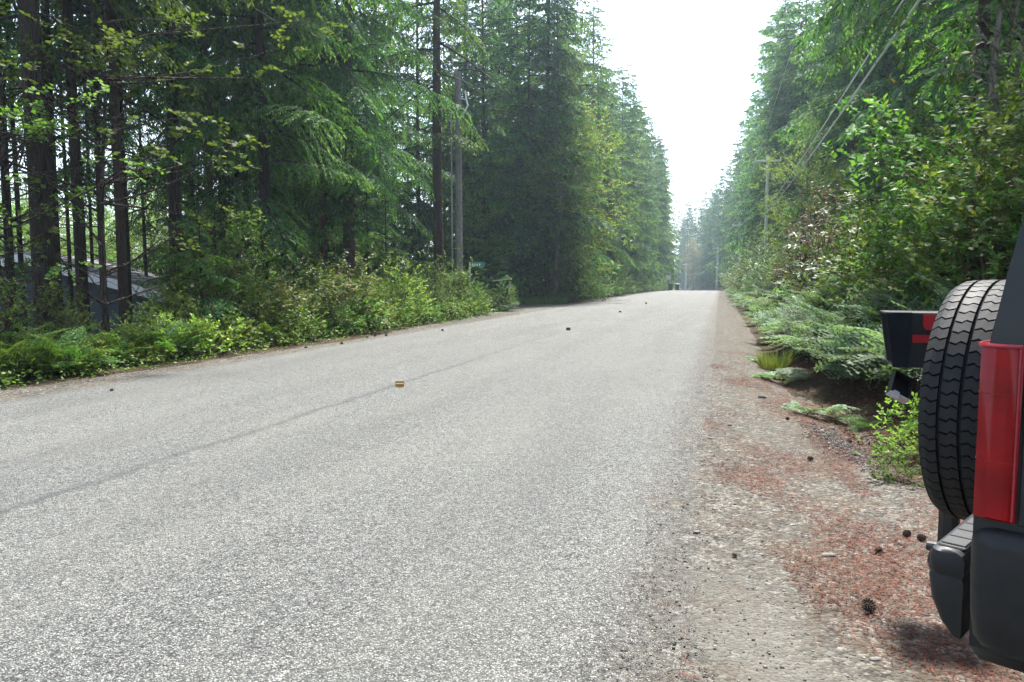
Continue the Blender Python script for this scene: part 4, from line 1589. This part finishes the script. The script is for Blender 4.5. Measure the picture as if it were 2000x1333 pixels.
P1, P2, P3, P4 = (2.9, 53.0, 9.6), (2.35, 103.0, 8.9), (-.6, 172.0, 8.7), (-10.3, 240.0, 6.6)
utility_pole(*P1, 'grey crossarm pole rising from the right-hand shrubs', M['pole_far'], dia=.24)
utility_pole(*P2, 'second crossarm pole, set against the right trees', M['pole_far'], arm_w=1.9, dia=.36)
utility_pole(*P3, 'pale crossarm pole standing clear at the end of the road', M['pole_far'], arm_w=2.2, dia=.55)
utility_pole(*P4, 'small most distant pole left of the road end', M['pole_far'], arm_w=2.4, dia=.6)
P0 = (2.95, -9.0, 9.8)
utility_pole(*P0, 'utility pole behind the camera carrying the near ends of the wires', M['pole_far'])


def wire(name, a, b, sag, rad, label, n=28, grp='overhead wires'):
    t = np.linspace(0, 1, n)
    a, b = np.array(a), np.array(b)
    P = a + (b - a) * t[:, None]
    P[:, 2] -= sag * 4 * t * (1 - t)
    mb = MB()
    mb.tube(P, rad, 5)
    o = mb.build(name, M['wire'])
    tag(o, label, 'wire', grp)


def lerp_h(p, h, dx=0.0, dy=-.15):
    return (p[0] + dx, p[1] + dy, h)


wire('overhead_cable', lerp_h(P0, 6.25), lerp_h(P1, 5.75), .45, .024, 'thicker of the two near cables crossing the right trees')
wire('overhead_cable', lerp_h(P0, 6.75), lerp_h(P1, 6.05), .45, .018, 'thinner upper of the two near cables crossing the right trees')
for s in (-.46, .46):
    wire('power_wire', lerp_h(P0, 9.5, s * 1.7), lerp_h(P1, 9.3, s * 1.7), .5, .006, 'fine power wire high on the %s side of the near span' % ('road' if s < 0 else 'forest'))
for nm_, A, B in (('nearest', P1, P2), ('middle', P2, P3), ('farthest', P3, P4)):
    for s in (-.46, .46):
        wire('power_wire', lerp_h(A, A[2] - .3, s * 1.7), lerp_h(B, B[2] - .3, s * 1.7), .8, .016, 'power wire on the %s side of the %s of the three far spans' % ('road' if s < 0 else 'forest', nm_))
    wire('overhead_cable', lerp_h(A, A[2] - 3.6), lerp_h(B, B[2] - 3.6), .9, .026, 'sagging communication cable of the %s of the three far spans' % nm_)

# old pole on the left
x, y = on_ray(897, x=-10.2)
z0 = g(x, y)
e = empty('utility_pole', (x, y, z0))
top = EYE + (548 - 152) / FPX * math.hypot(x, y) * math.cos(math.atan((897 - 1000) / FPX))
H = top - z0
mb = MB()
mb.tube([(0, 0, -.4), (.01, 0, H * .5), (0, 0, H)], [.15, .135, .115], 14)
mb.build('shaft', M['pole'], e, smooth=True)
mb = MB()
mb.tube([(-.26, -.08, .2), (-.27, -.06, H * .83), (-.24, -.05, H * .835), (-.12, -.03, H * .837)], .028, 6)
mb.build('conduit', M['galv'], e, smooth=True)
mb = MB()
for zz in (.30, .55, .78):
    mb.box((-.26, -.08, H * zz), (0, -.05, H * zz + .03))
mb.build('bracket', M['galv'], e)
mb = MB()
mb.tube([(.12, 0, H * .89), (.3, 0, H * .885)], .02, 5)
mb.tube([(.3, 0, H * .92), (.36, -.02, H * .88), (.42, -.02, H * .86), (.25, 0, H * .83)], .035, 6)
mb.build('insulator', M['white_metal'], e)
tag(e, 'brown wooden pole with a thin pale conduit, left of the road', 'utility pole', 'utility poles along the road')

# ------------------------------------------------------------------ street sign, boxes, bins
x, y = on_ray(918, x=-9.9)
e = empty('street_sign', (x, y, g(x, y)), R(14))
hs = EYE + (548 - 516) / FPX * y * 1.0
mb = MB()
mb.tube([(0, 0, -.2), (0, 0, hs - g(x, y) + .12)], .035, 8)
mb.build('post', M['galv'], e)
mb = MB()
mb.box((.04, -.012, hs - g(x, y) - .1), (.62, .012, hs - g(x, y) + .1))
pl = mb.build('sign_plate', M['sign_green'], e, bevel=.004, seg=1)
mb = MB()
xx = .10
for w, h in ((.05, .09), (.03, .09), (.05, .075), (.05, .09)):
    mb.box((xx, -.0155, hs - g(x, y) - .045), (xx + w, -.0125, hs - g(x, y) - .045 + h))
    xx += w + .05
mb.build('lettering', M['sign_white'], pl)
tag(e, 'small green street name sign on a thin post left of the road', 'street sign')

x, y = on_ray(981, x=-9.1)
e = empty('mail_shelter', (x, y, g(x, y)), R(12))
mb = MB()
mb.box((-.30, -.2, .35), (.26, .25, 1.25))
mb.build('box', M['box_dark'], e, bevel=.01, seg=1)
mb = MB()
mb.box((-.40, -.30, 1.29), (.40, .35, 1.34), rot=Matrix.Rotation(R(-6), 4, 'Y'))
mb.build('roof_board', M['box_roof'], e)
for xx in (-.26, .30):
    mb = MB()
    mb.box((xx, -.24, -.1), (xx + .07, -.17, 1.26))
    mb.build('post', M['box_roof'] if xx > 0 else M['box_dark'], e)
tag(e, 'dark box on posts under a pale sloping board by the driveway', 'mail shelter')

x, y = on_ray(1307, y=117)
e = empty('notice_sign', (x - .2, y, g(x, y)), R(5))
mb = MB()
mb.box((-.36, -.03, 1.72), (.36, .0, 2.40))
mb.build('sign_board', M['sign_white'], e)
for xx in (-.3, .24):
    mb = MB()
    mb.box((xx, .002, -.2), (xx + .06, .06, 2.3))
    mb.build('post', M['pole_far'], e)
tag(e, 'white square signboard on posts at the far left road edge', 'sign')


def wheelie_bin(px, y, label, lidmat):
    x, y = on_ray(px, y=y)
    e = empty('wheelie_bin', (x, y, g(x, y)), R(8))
    mb = MB()
    V = [(-.24, -.26, .08), (.24, -.26, .08), (.24, .24, .08), (-.24, .24, .08), (-.30, -.34, 1.0), (.30, -.34, 1.0), (.30, .34, 1.0), (-.30, .34, 1.0)]
    mb.add(V, [(0, 3, 2, 1), (4, 5, 6, 7), (0, 1, 5, 4), (1, 2, 6, 5), (2, 3, 7, 6), (3, 0, 4, 7)])
    mb.build('bin_body', M['black_plastic'], e, bevel=.02)
    mb = MB()
    mb.prism([(-.37, 1.0), (.37, 1.01), (.30, 1.08), (-.30, 1.09)], -.32, .32, 0)
    mb.build('lid', lidmat, e)
    for s in (-1, 1):
        mb = MB()
        mb.lathe([(.12, -.03), (.12, .03)], 14, 'y', (0, 0, 0))
        w = mb.build('wheel', M['rubber'], e, loc=(s * .27, .28, .12))
        w.rotation_euler = (0, 0, R(90))
    tag(e, label, 'wheelie bin', 'bins at the far road edge')


wheelie_bin(1309, 114, 'black wheelie bin under the white signboard', M['black_plastic'])
wheelie_bin(1322, 117, 'wheelie bin with pale lid right of the black bin', M['galv'])

# ------------------------------------------------------------------ house behind the left trees
hx, hy = on_ray(322, x=-16.0)
dirr = Vector((hx, hy)).normalized()
base_ang = math.atan2(dirr.y, dirr.x) - math.pi / 2
e = empty('house', (hx, hy, g(hx, hy) - .25), base_ang + R(-9))
dep = math.hypot(hx, hy) * math.cos(math.atan((312 - 1000) / FPX))
zb = e.location.z
eave = EYE - (583 - 548) / FPX * dep - zb
Wd, Ln, sl = 7.0, 9.0, .30
mb = MB()
mb.prism([(-.35, 0), (-Wd, 0), (-Wd, eave + .1), (-Wd / 2 - .17, eave + .02 + sl * (Wd / 2)), (-.35, eave + .02)], .3, Ln, 1)
mb.build('wall', M['siding'], e)
# horizontal lap boards on the gable end
nb = int(eave / .2) + 6
for j in range(nb):
    z = .1 + j * .2
    over = max(0, z + .2 - eave) / sl
    if over > Wd / 2 - .8:
        break
    mb = MB()
    mb.box((-Wd + .02 + over * .98, .272, z), (-.37 - over, .298, z + .19), rot=Matrix.Rotation(R(-3), 4, 'X'))
    mb.build('siding_board', M['siding'], e)
# roof slabs
for s in (0, 1):
    mb = MB()
    x_e, x_r = (.15, -Wd / 2 - .17) if s == 0 else (-Wd - .5, -Wd / 2 - .17)
    z_e, z_r = eave - .05, eave + .05 + sl * (Wd / 2 + .1)
    mb.prism([(x_e, z_e + .10), (x_r, z_r + .10), (x_r, z_r + .22), (x_e, z_e + .22)], -.28, Ln + .4, 1)
    rf = mb.build('roof', M['shingle'], e)
    # shingle courses
    nco = 12
    for q in range(nco):
        u0, u1 = q / nco, (q + 1.12) / nco
        xa, xb = x_e + (x_r - x_e) * u0, x_e + (x_r - x_e) * min(1, u1)
        za, zb2 = z_e + (z_r - z_e) * u0, z_e + (z_r - z_e) * min(1, u1)
        mb = MB()
        mb.prism([(xa, za + .23), (xb, zb2 + .222), (xb, zb2 + .235), (xa, za + .26)], -.27, Ln + .39, 1)
        mb.build('shingle_course', M['shingle'], rf)
    mb = MB()
    mb.prism([(x_e, z_e - .10), (x_r, z_r - .10), (x_r, z_r + .18), (x_e, z_e + .18)], -.335, -.285, 1)
    mb.build('fascia', M['fascia'], e)
mb = MB()
mb.prism([(.16, eave - .06), (.28, eave - .06), (.28, eave + .06), (.16, eave + .06)], -.3, Ln + .3, 1)
mb.build('gutter', M['fascia'], e)
mb = MB()
mb.tube([(.2, -.1, eave - .05), (.15, -.05, eave - .3), (-.15, .15, eave - .55), (-.2, .2, .1)], .045, 6)
mb.build('downspout', M['fascia'], e)
for (xa, za, w, h) in ((-5.2, .95, 1.2, .95),):
    mb = MB()
    mb.box((xa, .235, za), (xa + w, .262, za + h))
    wf = mb.build('window', M['fascia'], e)
    mb = MB()
    mb.box((xa + .08, .225, za + .08), (xa + w - .08, .233, za + h - .08))
    mb.build('pane', M['glass'], wf)
tag(e, 'low dark-walled house with pale fascia and grey roof behind the left trunks', 'house')
# flag on an angled staff beside the eave
fx, fy = on_ray(319, x=-14.8)
e = empty('flag', (fx, fy, EYE - .20), base_ang)
mb = MB()
mb.tube([(.35, .1, -.55), (.15, 0, .05), (.0, -.1, .55)], .013, 6)
mb.build('staff', M['white_metal'], e)
V = []
nU, nW = 13, 8
mbs = {0: MB(), 1: MB(), 2: MB()}
def fp(u, w):
    # u across stripes, w along fly
    return (.02 + u * .30 - .05 * math.sin(w * 5) + w * .02, -.05 + .05 * math.sin(u * 9 + w * 4), .30 - w * .62 - u * .34 + .02 * math.sin(u * 7))
for a in range(nU):
    for b in range(nW):
        blue = a < 7 and b < 3
        q = [fp(a / nU, b / nW), fp((a + 1) / nU, b / nW), fp((a + 1) / nU, (b + 1) / nW), fp(a / nU, (b + 1) / nW)]
        q2 = [(p[0], p[1] + .006, p[2]) for p in q]
        mbs[2 if blue else (0 if a % 2 == 0 else 1)].add(q + q2, [(0, 1, 2, 3), (7, 6, 5, 4), (0, 4, 5, 1), (1, 5, 6, 2), (2, 6, 7, 3), (3, 7, 4, 0)])
mbs[0].build('red_stripes', M['flag_red'], e)
mbs[1].build('white_stripes', M['flag_white'], e)
mbs[2].build('blue_canton', M['flag_blue'], e)
tag(e, 'small red and white striped flag hanging by the house roof', 'flag')

# ------------------------------------------------------------------ mailbox behind the spare tyre
mx, my = on_ray(1800, y=3.25)
zt = EYE - (603 - 548) / FPX * 3.35
e = empty('mailbox', (mx, my, g(mx, my)), R(15.6 - 20))
z0 = zt - e.location.z
mb = MB()
mb.tube([(.16, .15, -.2), (.16, .15, z0 - .22)], .04, 8)
mb.build('post', M['black_plastic'], e)
mb = MB()
# tapered tub, wider at the top
w0, w1, d0, d1, hb = .095, .125, .17, .20, .215
def tub(i):
    return [(-w0, -d0 * .2 + i, z0 - hb + i), (w0 + .05 - i, -d0 * .2 + i, z0 - hb + i), (w0 + .05 - i, d0 - i, z0 - hb + i), (-w0, d0 - i, z0 - hb + i), (-w1, -d1 * .2 + i, z0 - i), (w1 + .05 - i, -d1 * .2 + i, z0 - i), (w1 + .05 - i, d1 - i, z0 - i), (-w1, d1 - i, z0 - i)]


# open mouth towards the road (local -X)
mb.add(tub(0) + tub(.007), [(0, 3, 2, 1), (4, 5, 6, 7), (0, 1, 5, 4), (1, 2, 6, 5), (2, 3, 7, 6), (8, 9, 10, 11), (15, 14, 13, 12), (12, 13, 9, 8), (13, 14, 10, 9), (14, 15, 11, 10), (0, 8, 11, 3), (3, 11, 15, 7), (7, 15, 12, 4), (4, 12, 8, 0)])
mb.build('box', M['black_plastic'], e)
mb = MB()
mb.add([(-w1 - .006, -d1 * .2 - .012, z0 + .002), (-w1 + .085, -d1 * .2 - .012, z0 + .002), (-w0 + .05, -d1 * .2 - .004, z0 - hb), (-w0 - .004, -d1 * .2 - .004, z0 - hb), (-w1 - .006, -d1 * .2, z0 + .002), (-w1 + .085, -d1 * .2, z0 + .002), (-w0 + .05, -d1 * .2 + .004, z0 - hb), (-w0 - .004, -d1 * .2 + .004, z0 - hb)],
       [(0, 1, 2, 3), (7, 6, 5, 4), (0, 4, 5, 1), (1, 5, 6, 2), (2, 6, 7, 3), (3, 7, 4, 0)])
mb.build('side_flange', M['box_dark'], e)
for (xa, xb, za, zb_, sk) in ((.0, .17, -.062, -.006, .012), (-.035, .17, -.115, -.085, 0)):
    mb = MB()
    mb.prism([(xa, z0 + za + sk), (xa + .012, z0 + za - sk * .3), (xb, z0 + za), (xb, z0 + zb_), (xa, z0 + zb_)], -d1 * .2 - .009, -d1 * .2 - .002, 1)
    mb.build('reflective_strip', M['red_tape'], e)
dt = MB()
rot = Matrix.Rotation(R(-38), 4, 'Y')
pv = (-.01, 0, z0 - hb)
door = empty('door_tray', (-.02, -.07, z0 - hb - .075))
door.parent = e
COL.objects.unlink(door)
bpy.data.objects.remove(door)
dt = MB()
dt.box((-.035, -.05, -.075), (.035, .05, -.068))
door = dt.build('open_door', M['grey_plastic'], e)
door.location = (-.035, -.03, z0 - hb - .05)
door.rotation_euler = (R(50), R(28), R(10))
for a, b in (((-.040, -.052, -.08), (-.034, .052, -.045)), ((.034, -.052, -.08), (.040, .052, -.045)), ((-.04, .048, -.08), (.04, .054, -.045)), ((-.04, -.056, -.08), (.04, -.050, -.045))):
    mb = MB()
    mb.box(a, b)
    mb.build('rim', M['galv'] if a[1] < -.054 else M['black_plastic'], door)
mb = MB()
mb.box((-.028, -.078, -.052), (-.006, -.045, -.04))
mb.build('latch', M['galv'], door)
tag(e, 'black plastic mailbox with red reflective strips and door hanging open', 'mailbox')

# ------------------------------------------------------------------ parked off-road car (rear corner in view)
C2 = RT * .907 + FW * 1.426
car = empty('parked_car', (C2.x, C2.y, 0.0), R(44.05) + YAW)
# local axes: +X to the car's far side, +Y rearwards, side panel at X=0, tailgate at Y=0
tag(car, 'dark off-road car with red tail light and spare tyre, at the right edge', 'car')


def ring(yl, yh, zt, roof):
    """half section from sill to roof centre, mirrored; yl at the waist, yh at the roof"""
    Wc = 1.84
    half = [(.10, .46), (.015, .52), (0, .74), (0, .96), (.015, 1.10)]
    if roof:
        half += [(.022, 1.28), (.06, 1.50), (.13, 1.64), (.28, 1.70), (.92, 1.735)]
    else:
        half += [(.03, zt - .05), (.08, zt - .02), (.2, zt), (.40, zt + .012), (.92, zt + .03)]
    pts = []
    for x, z in half:
        f = max(0, min(1, (z - 1.08) / .6))
        pts.append((x, yl + (yh - yl) * f, z))
    mir = [(Wc - x, yy_, z) for x, yy_, z in reversed(pts[:-1])]
    return pts + mir


stations = [ring(0, -.10, 0, True), ring(-.06, -.15, 0, True), ring(-.5, -.55, 0, True), ring(-1.5, -1.5, 0, True), ring(-2.5, -2.35, 0, True), ring(-2.75, -2.42, 0, True), ring(-3.15, -3.15, 1.16, False), ring(-4.1, -4.1, 1.10, False), ring(-4.38, -4.38, 1.02, False)]
mb = MB()
nr = len(stations[0])
V = [p for s in stations for p in s]
F = []
for i in range(len(stations) - 1):
    for j in range(nr - 1):
        F.append((i * nr + j, i * nr + j + 1, (i + 1) * nr + j + 1, (i + 1) * nr + j))
    F.append((i * nr + nr - 1, i * nr, (i + 1) * nr, (i + 1) * nr + nr - 1))
F.append(tuple(range(nr)))
F.append(tuple(range((len(stations) - 1) * nr, len(stations) * nr))[::-1])
mb.add(V, F)
body = mb.build('body', M['paint'], car, smooth=True)


def side_x(z):
    return float(np.interp(z, [.74, .96, 1.10, 1.28, 1.50, 1.64], [0, 0, .015, .022, .06, .13]))


def side_panel(name, pts, mat, off=.006, far=False, parent=None):
    """panel laid on the flank; pts (y,z)"""
    V0 = [(side_x(z) - off, yv, z) for yv, z in pts]
    V1 = [(side_x(z) + .01, yv, z) for yv, z in pts]
    if far:
        V0 = [(1.84 - a, b, c) for a, b, c in V0]
        V1 = [(1.84 - a, b, c) for a, b, c in V1]
    n = len(pts)
    mb = MB()
    mb.add(V0 + V1, [tuple(range(n)), tuple(range(2 * n - 1, n - 1, -1))] + [(i, (i + 1) % n, n + (i + 1) % n, n + i) for i in range(n)])
    return mb.build(name, mat, parent or car)


for far in (False, True):
    side_panel('side_window', [(-.42, 1.20), (-1.15, 1.20), (-1.15, 1.58), (-.52, 1.58)], M['glass'], far=far)
    side_panel('side_window', [(-1.25, 1.20), (-1.95, 1.20), (-1.95, 1.58), (-1.25, 1.58)], M['glass'], far=far)
    side_panel('side_window', [(-2.03, 1.20), (-2.75, 1.20), (-2.50, 1.58), (-2.03, 1.58)], M['glass'], far=far)
    for ya in (-1.20, -1.99):
        side_panel('door_seam', [(ya, .60), (ya - .012, .60), (ya - .012, 1.16), (ya, 1.16)], M['rubber_dark'], .0025, far)
        side_panel('door_handle', [(ya - .10, 1.04), (ya - .26, 1.04), (ya - .26, 1.08), (ya - .10, 1.08)], M['black_plastic'], .03, far)
    # wheel arches and wheels
    for yc in (-.95, -3.55):
        arch = [(yc + .46 * math.cos(a), .46 + .44 * math.sin(a)) for a in np.linspace(0, math.pi, 13)]
        side_panel('wheel_arch', arch, M['grey_plastic'], .02, far)
        mb = MB()
        mb.lathe([(.20, -.12), (.34, -.12), (.37, -.09), (.37, .09), (.34, .12), (.20, .12)], 32, 'y')
        w = mb.build('wheel', M['rubber'], car, smooth=True, loc=(1.74 if far else .10, yc, .37))
        w.rotation_euler = (0, 0, R(90))
        mb = MB()
        mb.lathe([(.05, -.135), (.19, -.115), (.205, -.125), (.205, .125), (.19, .115), (.05, .135)], 24, 'y')
        mb.build('rim', M['steel'], w, smooth=True)
# rear window and windscreen
mb = MB()
mb.add([(.32, -.025, 1.18), (1.52, -.025, 1.18), (1.45, -.125, 1.56), (.39, -.125, 1.56), (.32, -.06, 1.18), (1.52, -.06, 1.18), (1.45, -.17, 1.56), (.39, -.17, 1.56)], [(0, 1, 2, 3), (7, 6, 5, 4), (0, 4, 5, 1), (1, 5, 6, 2), (2, 6, 7, 3), (3, 7, 4, 0)])
mb.build('rear_window', M['glass'], car)
mb = MB()
mb.add([(.14, -2.99, 1.20), (1.70, -2.99, 1.20), (1.60, -2.55, 1.62), (.24, -2.55, 1.62), (.14, -2.93, 1.18), (1.70, -2.93, 1.18), (1.60, -2.48, 1.60), (.24, -2.48, 1.60)], [(0, 1, 2, 3), (7, 6, 5, 4), (0, 4, 5, 1), (1, 5, 6, 2), (2, 6, 7, 3), (3, 7, 4, 0)])
mb.build('windscreen', M['glass'], car)
for s in (.22, 1.62):
    mb = MB()
    mb.lathe([(.02, .03), (.10, .02), (.11, -.02), (.06, -.05)], 20, 'y')
    mb.build('headlight', M['white_metal'], car, smooth=True, loc=(s, -4.38, .86))

# tail lights wrapping the rear corners
for far in (False, True):
    prof = [(-.006, -.070), (-.013, -.063), (-.018, -.047), (-.017, -.030), (-.012, -.012), (-.002, .001), (.020, .006), (.16, .002), (.16, -.02), (.02, -.03), (.01, -.065)]
    zs = [(.790, 0), (.796, 1), (1.122, 1), (1.128, 0)]
    mb = MB()
    V = []
    n = len(prof)
    for z, full in zs:
        for i, (a, b) in enumerate(prof):
            k2 = 1.0 if full else .55
            xx = a * k2 if a < 0 else a
            yy_ = b * k2 if b > 0 else b
            V.append((1.84 - xx if far else xx, yy_, z))
    F = [(i + l * n, (i + 1) % n + l * n, (i + 1) % n + (l + 1) * n, i + (l + 1) * n) for l in range(3) for i in range(n)]
    F += [tuple(range(n))[::-1], tuple(range(3 * n, 4 * n))]
    mb.add(V, F)
    tl = mb.build('tail_light', M['lens'], car, smooth=True)
    # pale moulded rim on top and front edge, ribs inside
    mb = MB()
    P = [(-.0135, -.068), (-.019, -.047), (-.018, -.030), (-.013, -.012), (-.003, .002), (.020, .007), (.15, .003)]
    mb.tube([(1.84 - a if far else a, b, 1.127) for a, b in P], .0045, 6)
    mb.build('lens_rim', M['lens_edge'], tl, smooth=True)
    mb = MB()
    mb.tube([(1.84 + .013 if far else -.013, -.066, 1.127), (1.84 + .013 if far else -.013, -.066, .795)], .003, 6)
    mb.build('lens_edge', M['lens_edge'], tl, smooth=True)
    mb = MB()
    for z in (.905, 1.035):
        mb.tube([(1.84 - a if far else a, b, z) for a, b in [(-.0130, -.062), (-.0175, -.047), (-.0165, -.030), (-.0115, -.012), (-.002, .0005), (.020, .0055)]], .0012, 4)
    mb.build('lens_rib', M['lens'], tl)
    mb = MB()
    mb.box((1.84 - .02 if far else -.003, -.20, .785), (1.84 + .003 if far else .02, -.072, 1.125))
    mb.build('corner_trim', M['black_plastic'], car, bevel=.004)


def plan_loft(outline, levels):
    """outline: closed plan polygon with outward inset by level: levels (z, inset)"""
    n = len(outline)
    c = np.array(outline)
    T = np.roll(c, -1, 0) - np.roll(c, 1, 0)
    N = unit(np.stack([T[:, 1], -T[:, 0]], 1))
    area = np.sum(c[:, 0] * np.roll(c[:, 1], -1) - np.roll(c[:, 0], -1) * c[:, 1])
    if area < 0:
        N = -N
    V = []
    for z, ins in levels:
        for p, q in zip(c, N):
            V.append((p[0] - q[0] * ins, p[1] - q[1] * ins, z))
    L = len(levels)
    F = [(i + l * n, (i + 1) % n + l * n, (i + 1) % n + (l + 1) * n, i + (l + 1) * n) for l in range(L - 1) for i in range(n)]
    F += [tuple(range(n))[::-1], tuple(range((L - 1) * n, L * n))]
    return V, F


def arc(cx_, cy_, r_, a0, a1, n=6):
    return [(cx_ + r_ * math.cos(R(a0 + (a1 - a0) * i / n)), cy_ + r_ * math.sin(R(a0 + (a1 - a0) * i / n))) for i in range(n + 1)]


# corner bumpers
for far in (False, True):
    ol = [(.08, -.40), (-.030, -.40), (-.032, -.20), (-.030, -.06)] + arc(.02, -.045, .050, 180, 95, 5) + [(.075, .004), (.075, -.06), (.05, -.10)]
    if far:
        ol = [(1.84 - a, b) for a, b in ol][::-1]
    mb = MB()
    mb.add(*plan_loft(ol, [(.535, .022), (.55, .010), (.60, .003), (.68, 0), (.740, .0), (.758, .004), (.769, .016), (.776, .034)]))
    mb.build('bumper_corner', M['grey_plastic'], car, smooth=True)
# step bumper with rubber tread pad
ol = arc(.13, .078, .032, 180, 90, 5) + [(.5, .116), (.92, .122), (1.34, .116)] + arc(1.71, .078, .032, 90, 0, 5) + [(1.742, .036), (.098, .036)]
mb = MB()
Vb, Fb = plan_loft(ol, [(.49, 0), (.515, 0), (.56, 0), (.61, 0), (.617, .003), (.621, .003), (.626, 0), (.655, 0), (.668, .005), (.674, .016)])
kk = {.49: .25, .515: .62, .56: .90}
Vb = [(a, .036 + (b - .036) * kk.get(c, 1.0), c) for a, b, c in Vb]
mb.add(Vb, Fb)
sb = mb.build('step_bumper', M['grey_plastic'], car, smooth=True)
mb = MB()
mb.box((.125, .042, .672), (1.715, .094, .678))
mb.build('tread_pad', M['pad'], sb, bevel=.002, seg=1)
for j in range(26):
    mb = MB()
    xx = .135 + j * .06
    mb.box((xx, .044, .6785), (xx + .053, .092, .6815))
    mb.build('tread_rib', M['pad'], sb, bevel=.0015, seg=1)
mb = MB()
mb.prism([(.10, .625), (.132, .635), (.138, .61), (.118, .54), (.10, .53)], .20, .26, 0)
mb.build('tow_bracket', M['black_plastic'], car, bevel=.004, seg=1)
mb = MB()
mb.lathe([(.010, -.016), (.013, 0), (.010, .016)], 10, 'y', (.23, .130, .632))
mb.build('bracket_light', M['black_plastic'], car)
# spare wheel on the tailgate
TW, TR = .22, .37
tc = (.97, .08 + TW / 2, .8815)
sp = MB()
h = TW / 2
sp.lathe([(.19, -h + .02), (.28, -h - .004), (.33, -h + .002), (TR - .030, -h + .012), (TR - .014, -h + .028), (TR - .009, -h + .06), (TR - .009, h - .06), (TR - .014, h - .028), (TR - .030, h - .012), (.33, h - .002), (.28, h + .004), (.19, h - .02)], 72, 'y')
tyre = sp.build('spare_tyre', M['rubber_dark'], car, smooth=True, loc=tc)
mb = MB()
mb.lathe([(.05, -.02), (.16, -.03), (.20, -h + .015), (.205, h - .03), (.16, .03), (.06, .05)], 28, 'y')
mb.build('rim', M['steel'], tyre, smooth=True)
NB = 64
pit = 2 * math.pi * TR / NB
ribs = [(-h + .004, -h + .053, 0), (-h + .062, -.005, .5), (.005, h - .062, 0.15), (h - .053, h - .004, .6)]
for bi, (ya, yb, ph) in enumerate(ribs):
    q = pit * .45
    zz = pit * .17
    ym = ya + (yb - ya) * .5
    flip = 1 if bi % 2 == 0 else -1
    def rad_at(yv):
        a = abs(yv)
        return TR - .004 * (a / h) ** 2 - (0 if a < h - .035 else .016 * ((a - (h - .035)) / .035) ** 2)
    ys = [ya, ya + (yb - ya) * .35, ya + (yb - ya) * .6, yb]
    sk = [0, zz * flip, -zz * flip * .5, zz * .4 * flip]
    V, nY = [], len(ys)
    for lev in (0, 1):
        for yv, s_ in zip(ys, sk):
            rr = rad_at(yv) - (.011 if lev == 0 else 0)
            ins = .0 if lev == 0 else .0012
            V.append((-q + s_ + ins, yv, rr))
        for yv, s_ in zip(ys[::-1], sk[::-1]):
            rr = rad_at(yv) - (.011 if lev == 0 else 0)
            ins = .0 if lev == 0 else .0012
            V.append((q + s_ - ins, yv, rr))
    n = 2 * nY
    F = [(i, (i + 1) % n, n + (i + 1) % n, n + i) for i in range(n)]
    F += [(n + i, n + i + 1, n + n - 2 - i, n + n - 1 - i) for i in range(nY - 1)]
    if bi in (0, 3):
        # shoulder lug runs a little down the sidewall
        edge = 0 if bi == 0 else nY - 1
    mb = MB()
    mb.add(V, F)
    bme = mb.mesh('tread_block', M['rubber'])
    for j in range(NB):
        o = child('tread_block', bme, tyre)
        o.rotation_euler = (0, (j + ph) * 2 * math.pi / NB, 0)

# ------------------------------------------------------------------ hazy air, a bluish volume added partly in place of lens glare
def haze(density):
    t = NT('hazy_air')
    t.n.remove(t.bsdf)
    v = t.new('ShaderNodeVolumePrincipled')
    v.inputs['Color'].default_value = (.66, .84, 1.0, 1)
    v.inputs['Density'].default_value = density
    v.inputs['Anisotropy'].default_value = .55
    t.t.links.new(v.outputs[0], t.out.inputs['Volume'])
    mb = MB()
    mb.box((-620, -70, -8), (620, 1420, 40))
    o = mb.build('haze', t.m)
    tag(o, 'thin bright haze between the trees, partly standing in for lens glare', 'haze', None, 'stuff')


haze(.0007)
bpy.context.view_layer.update()
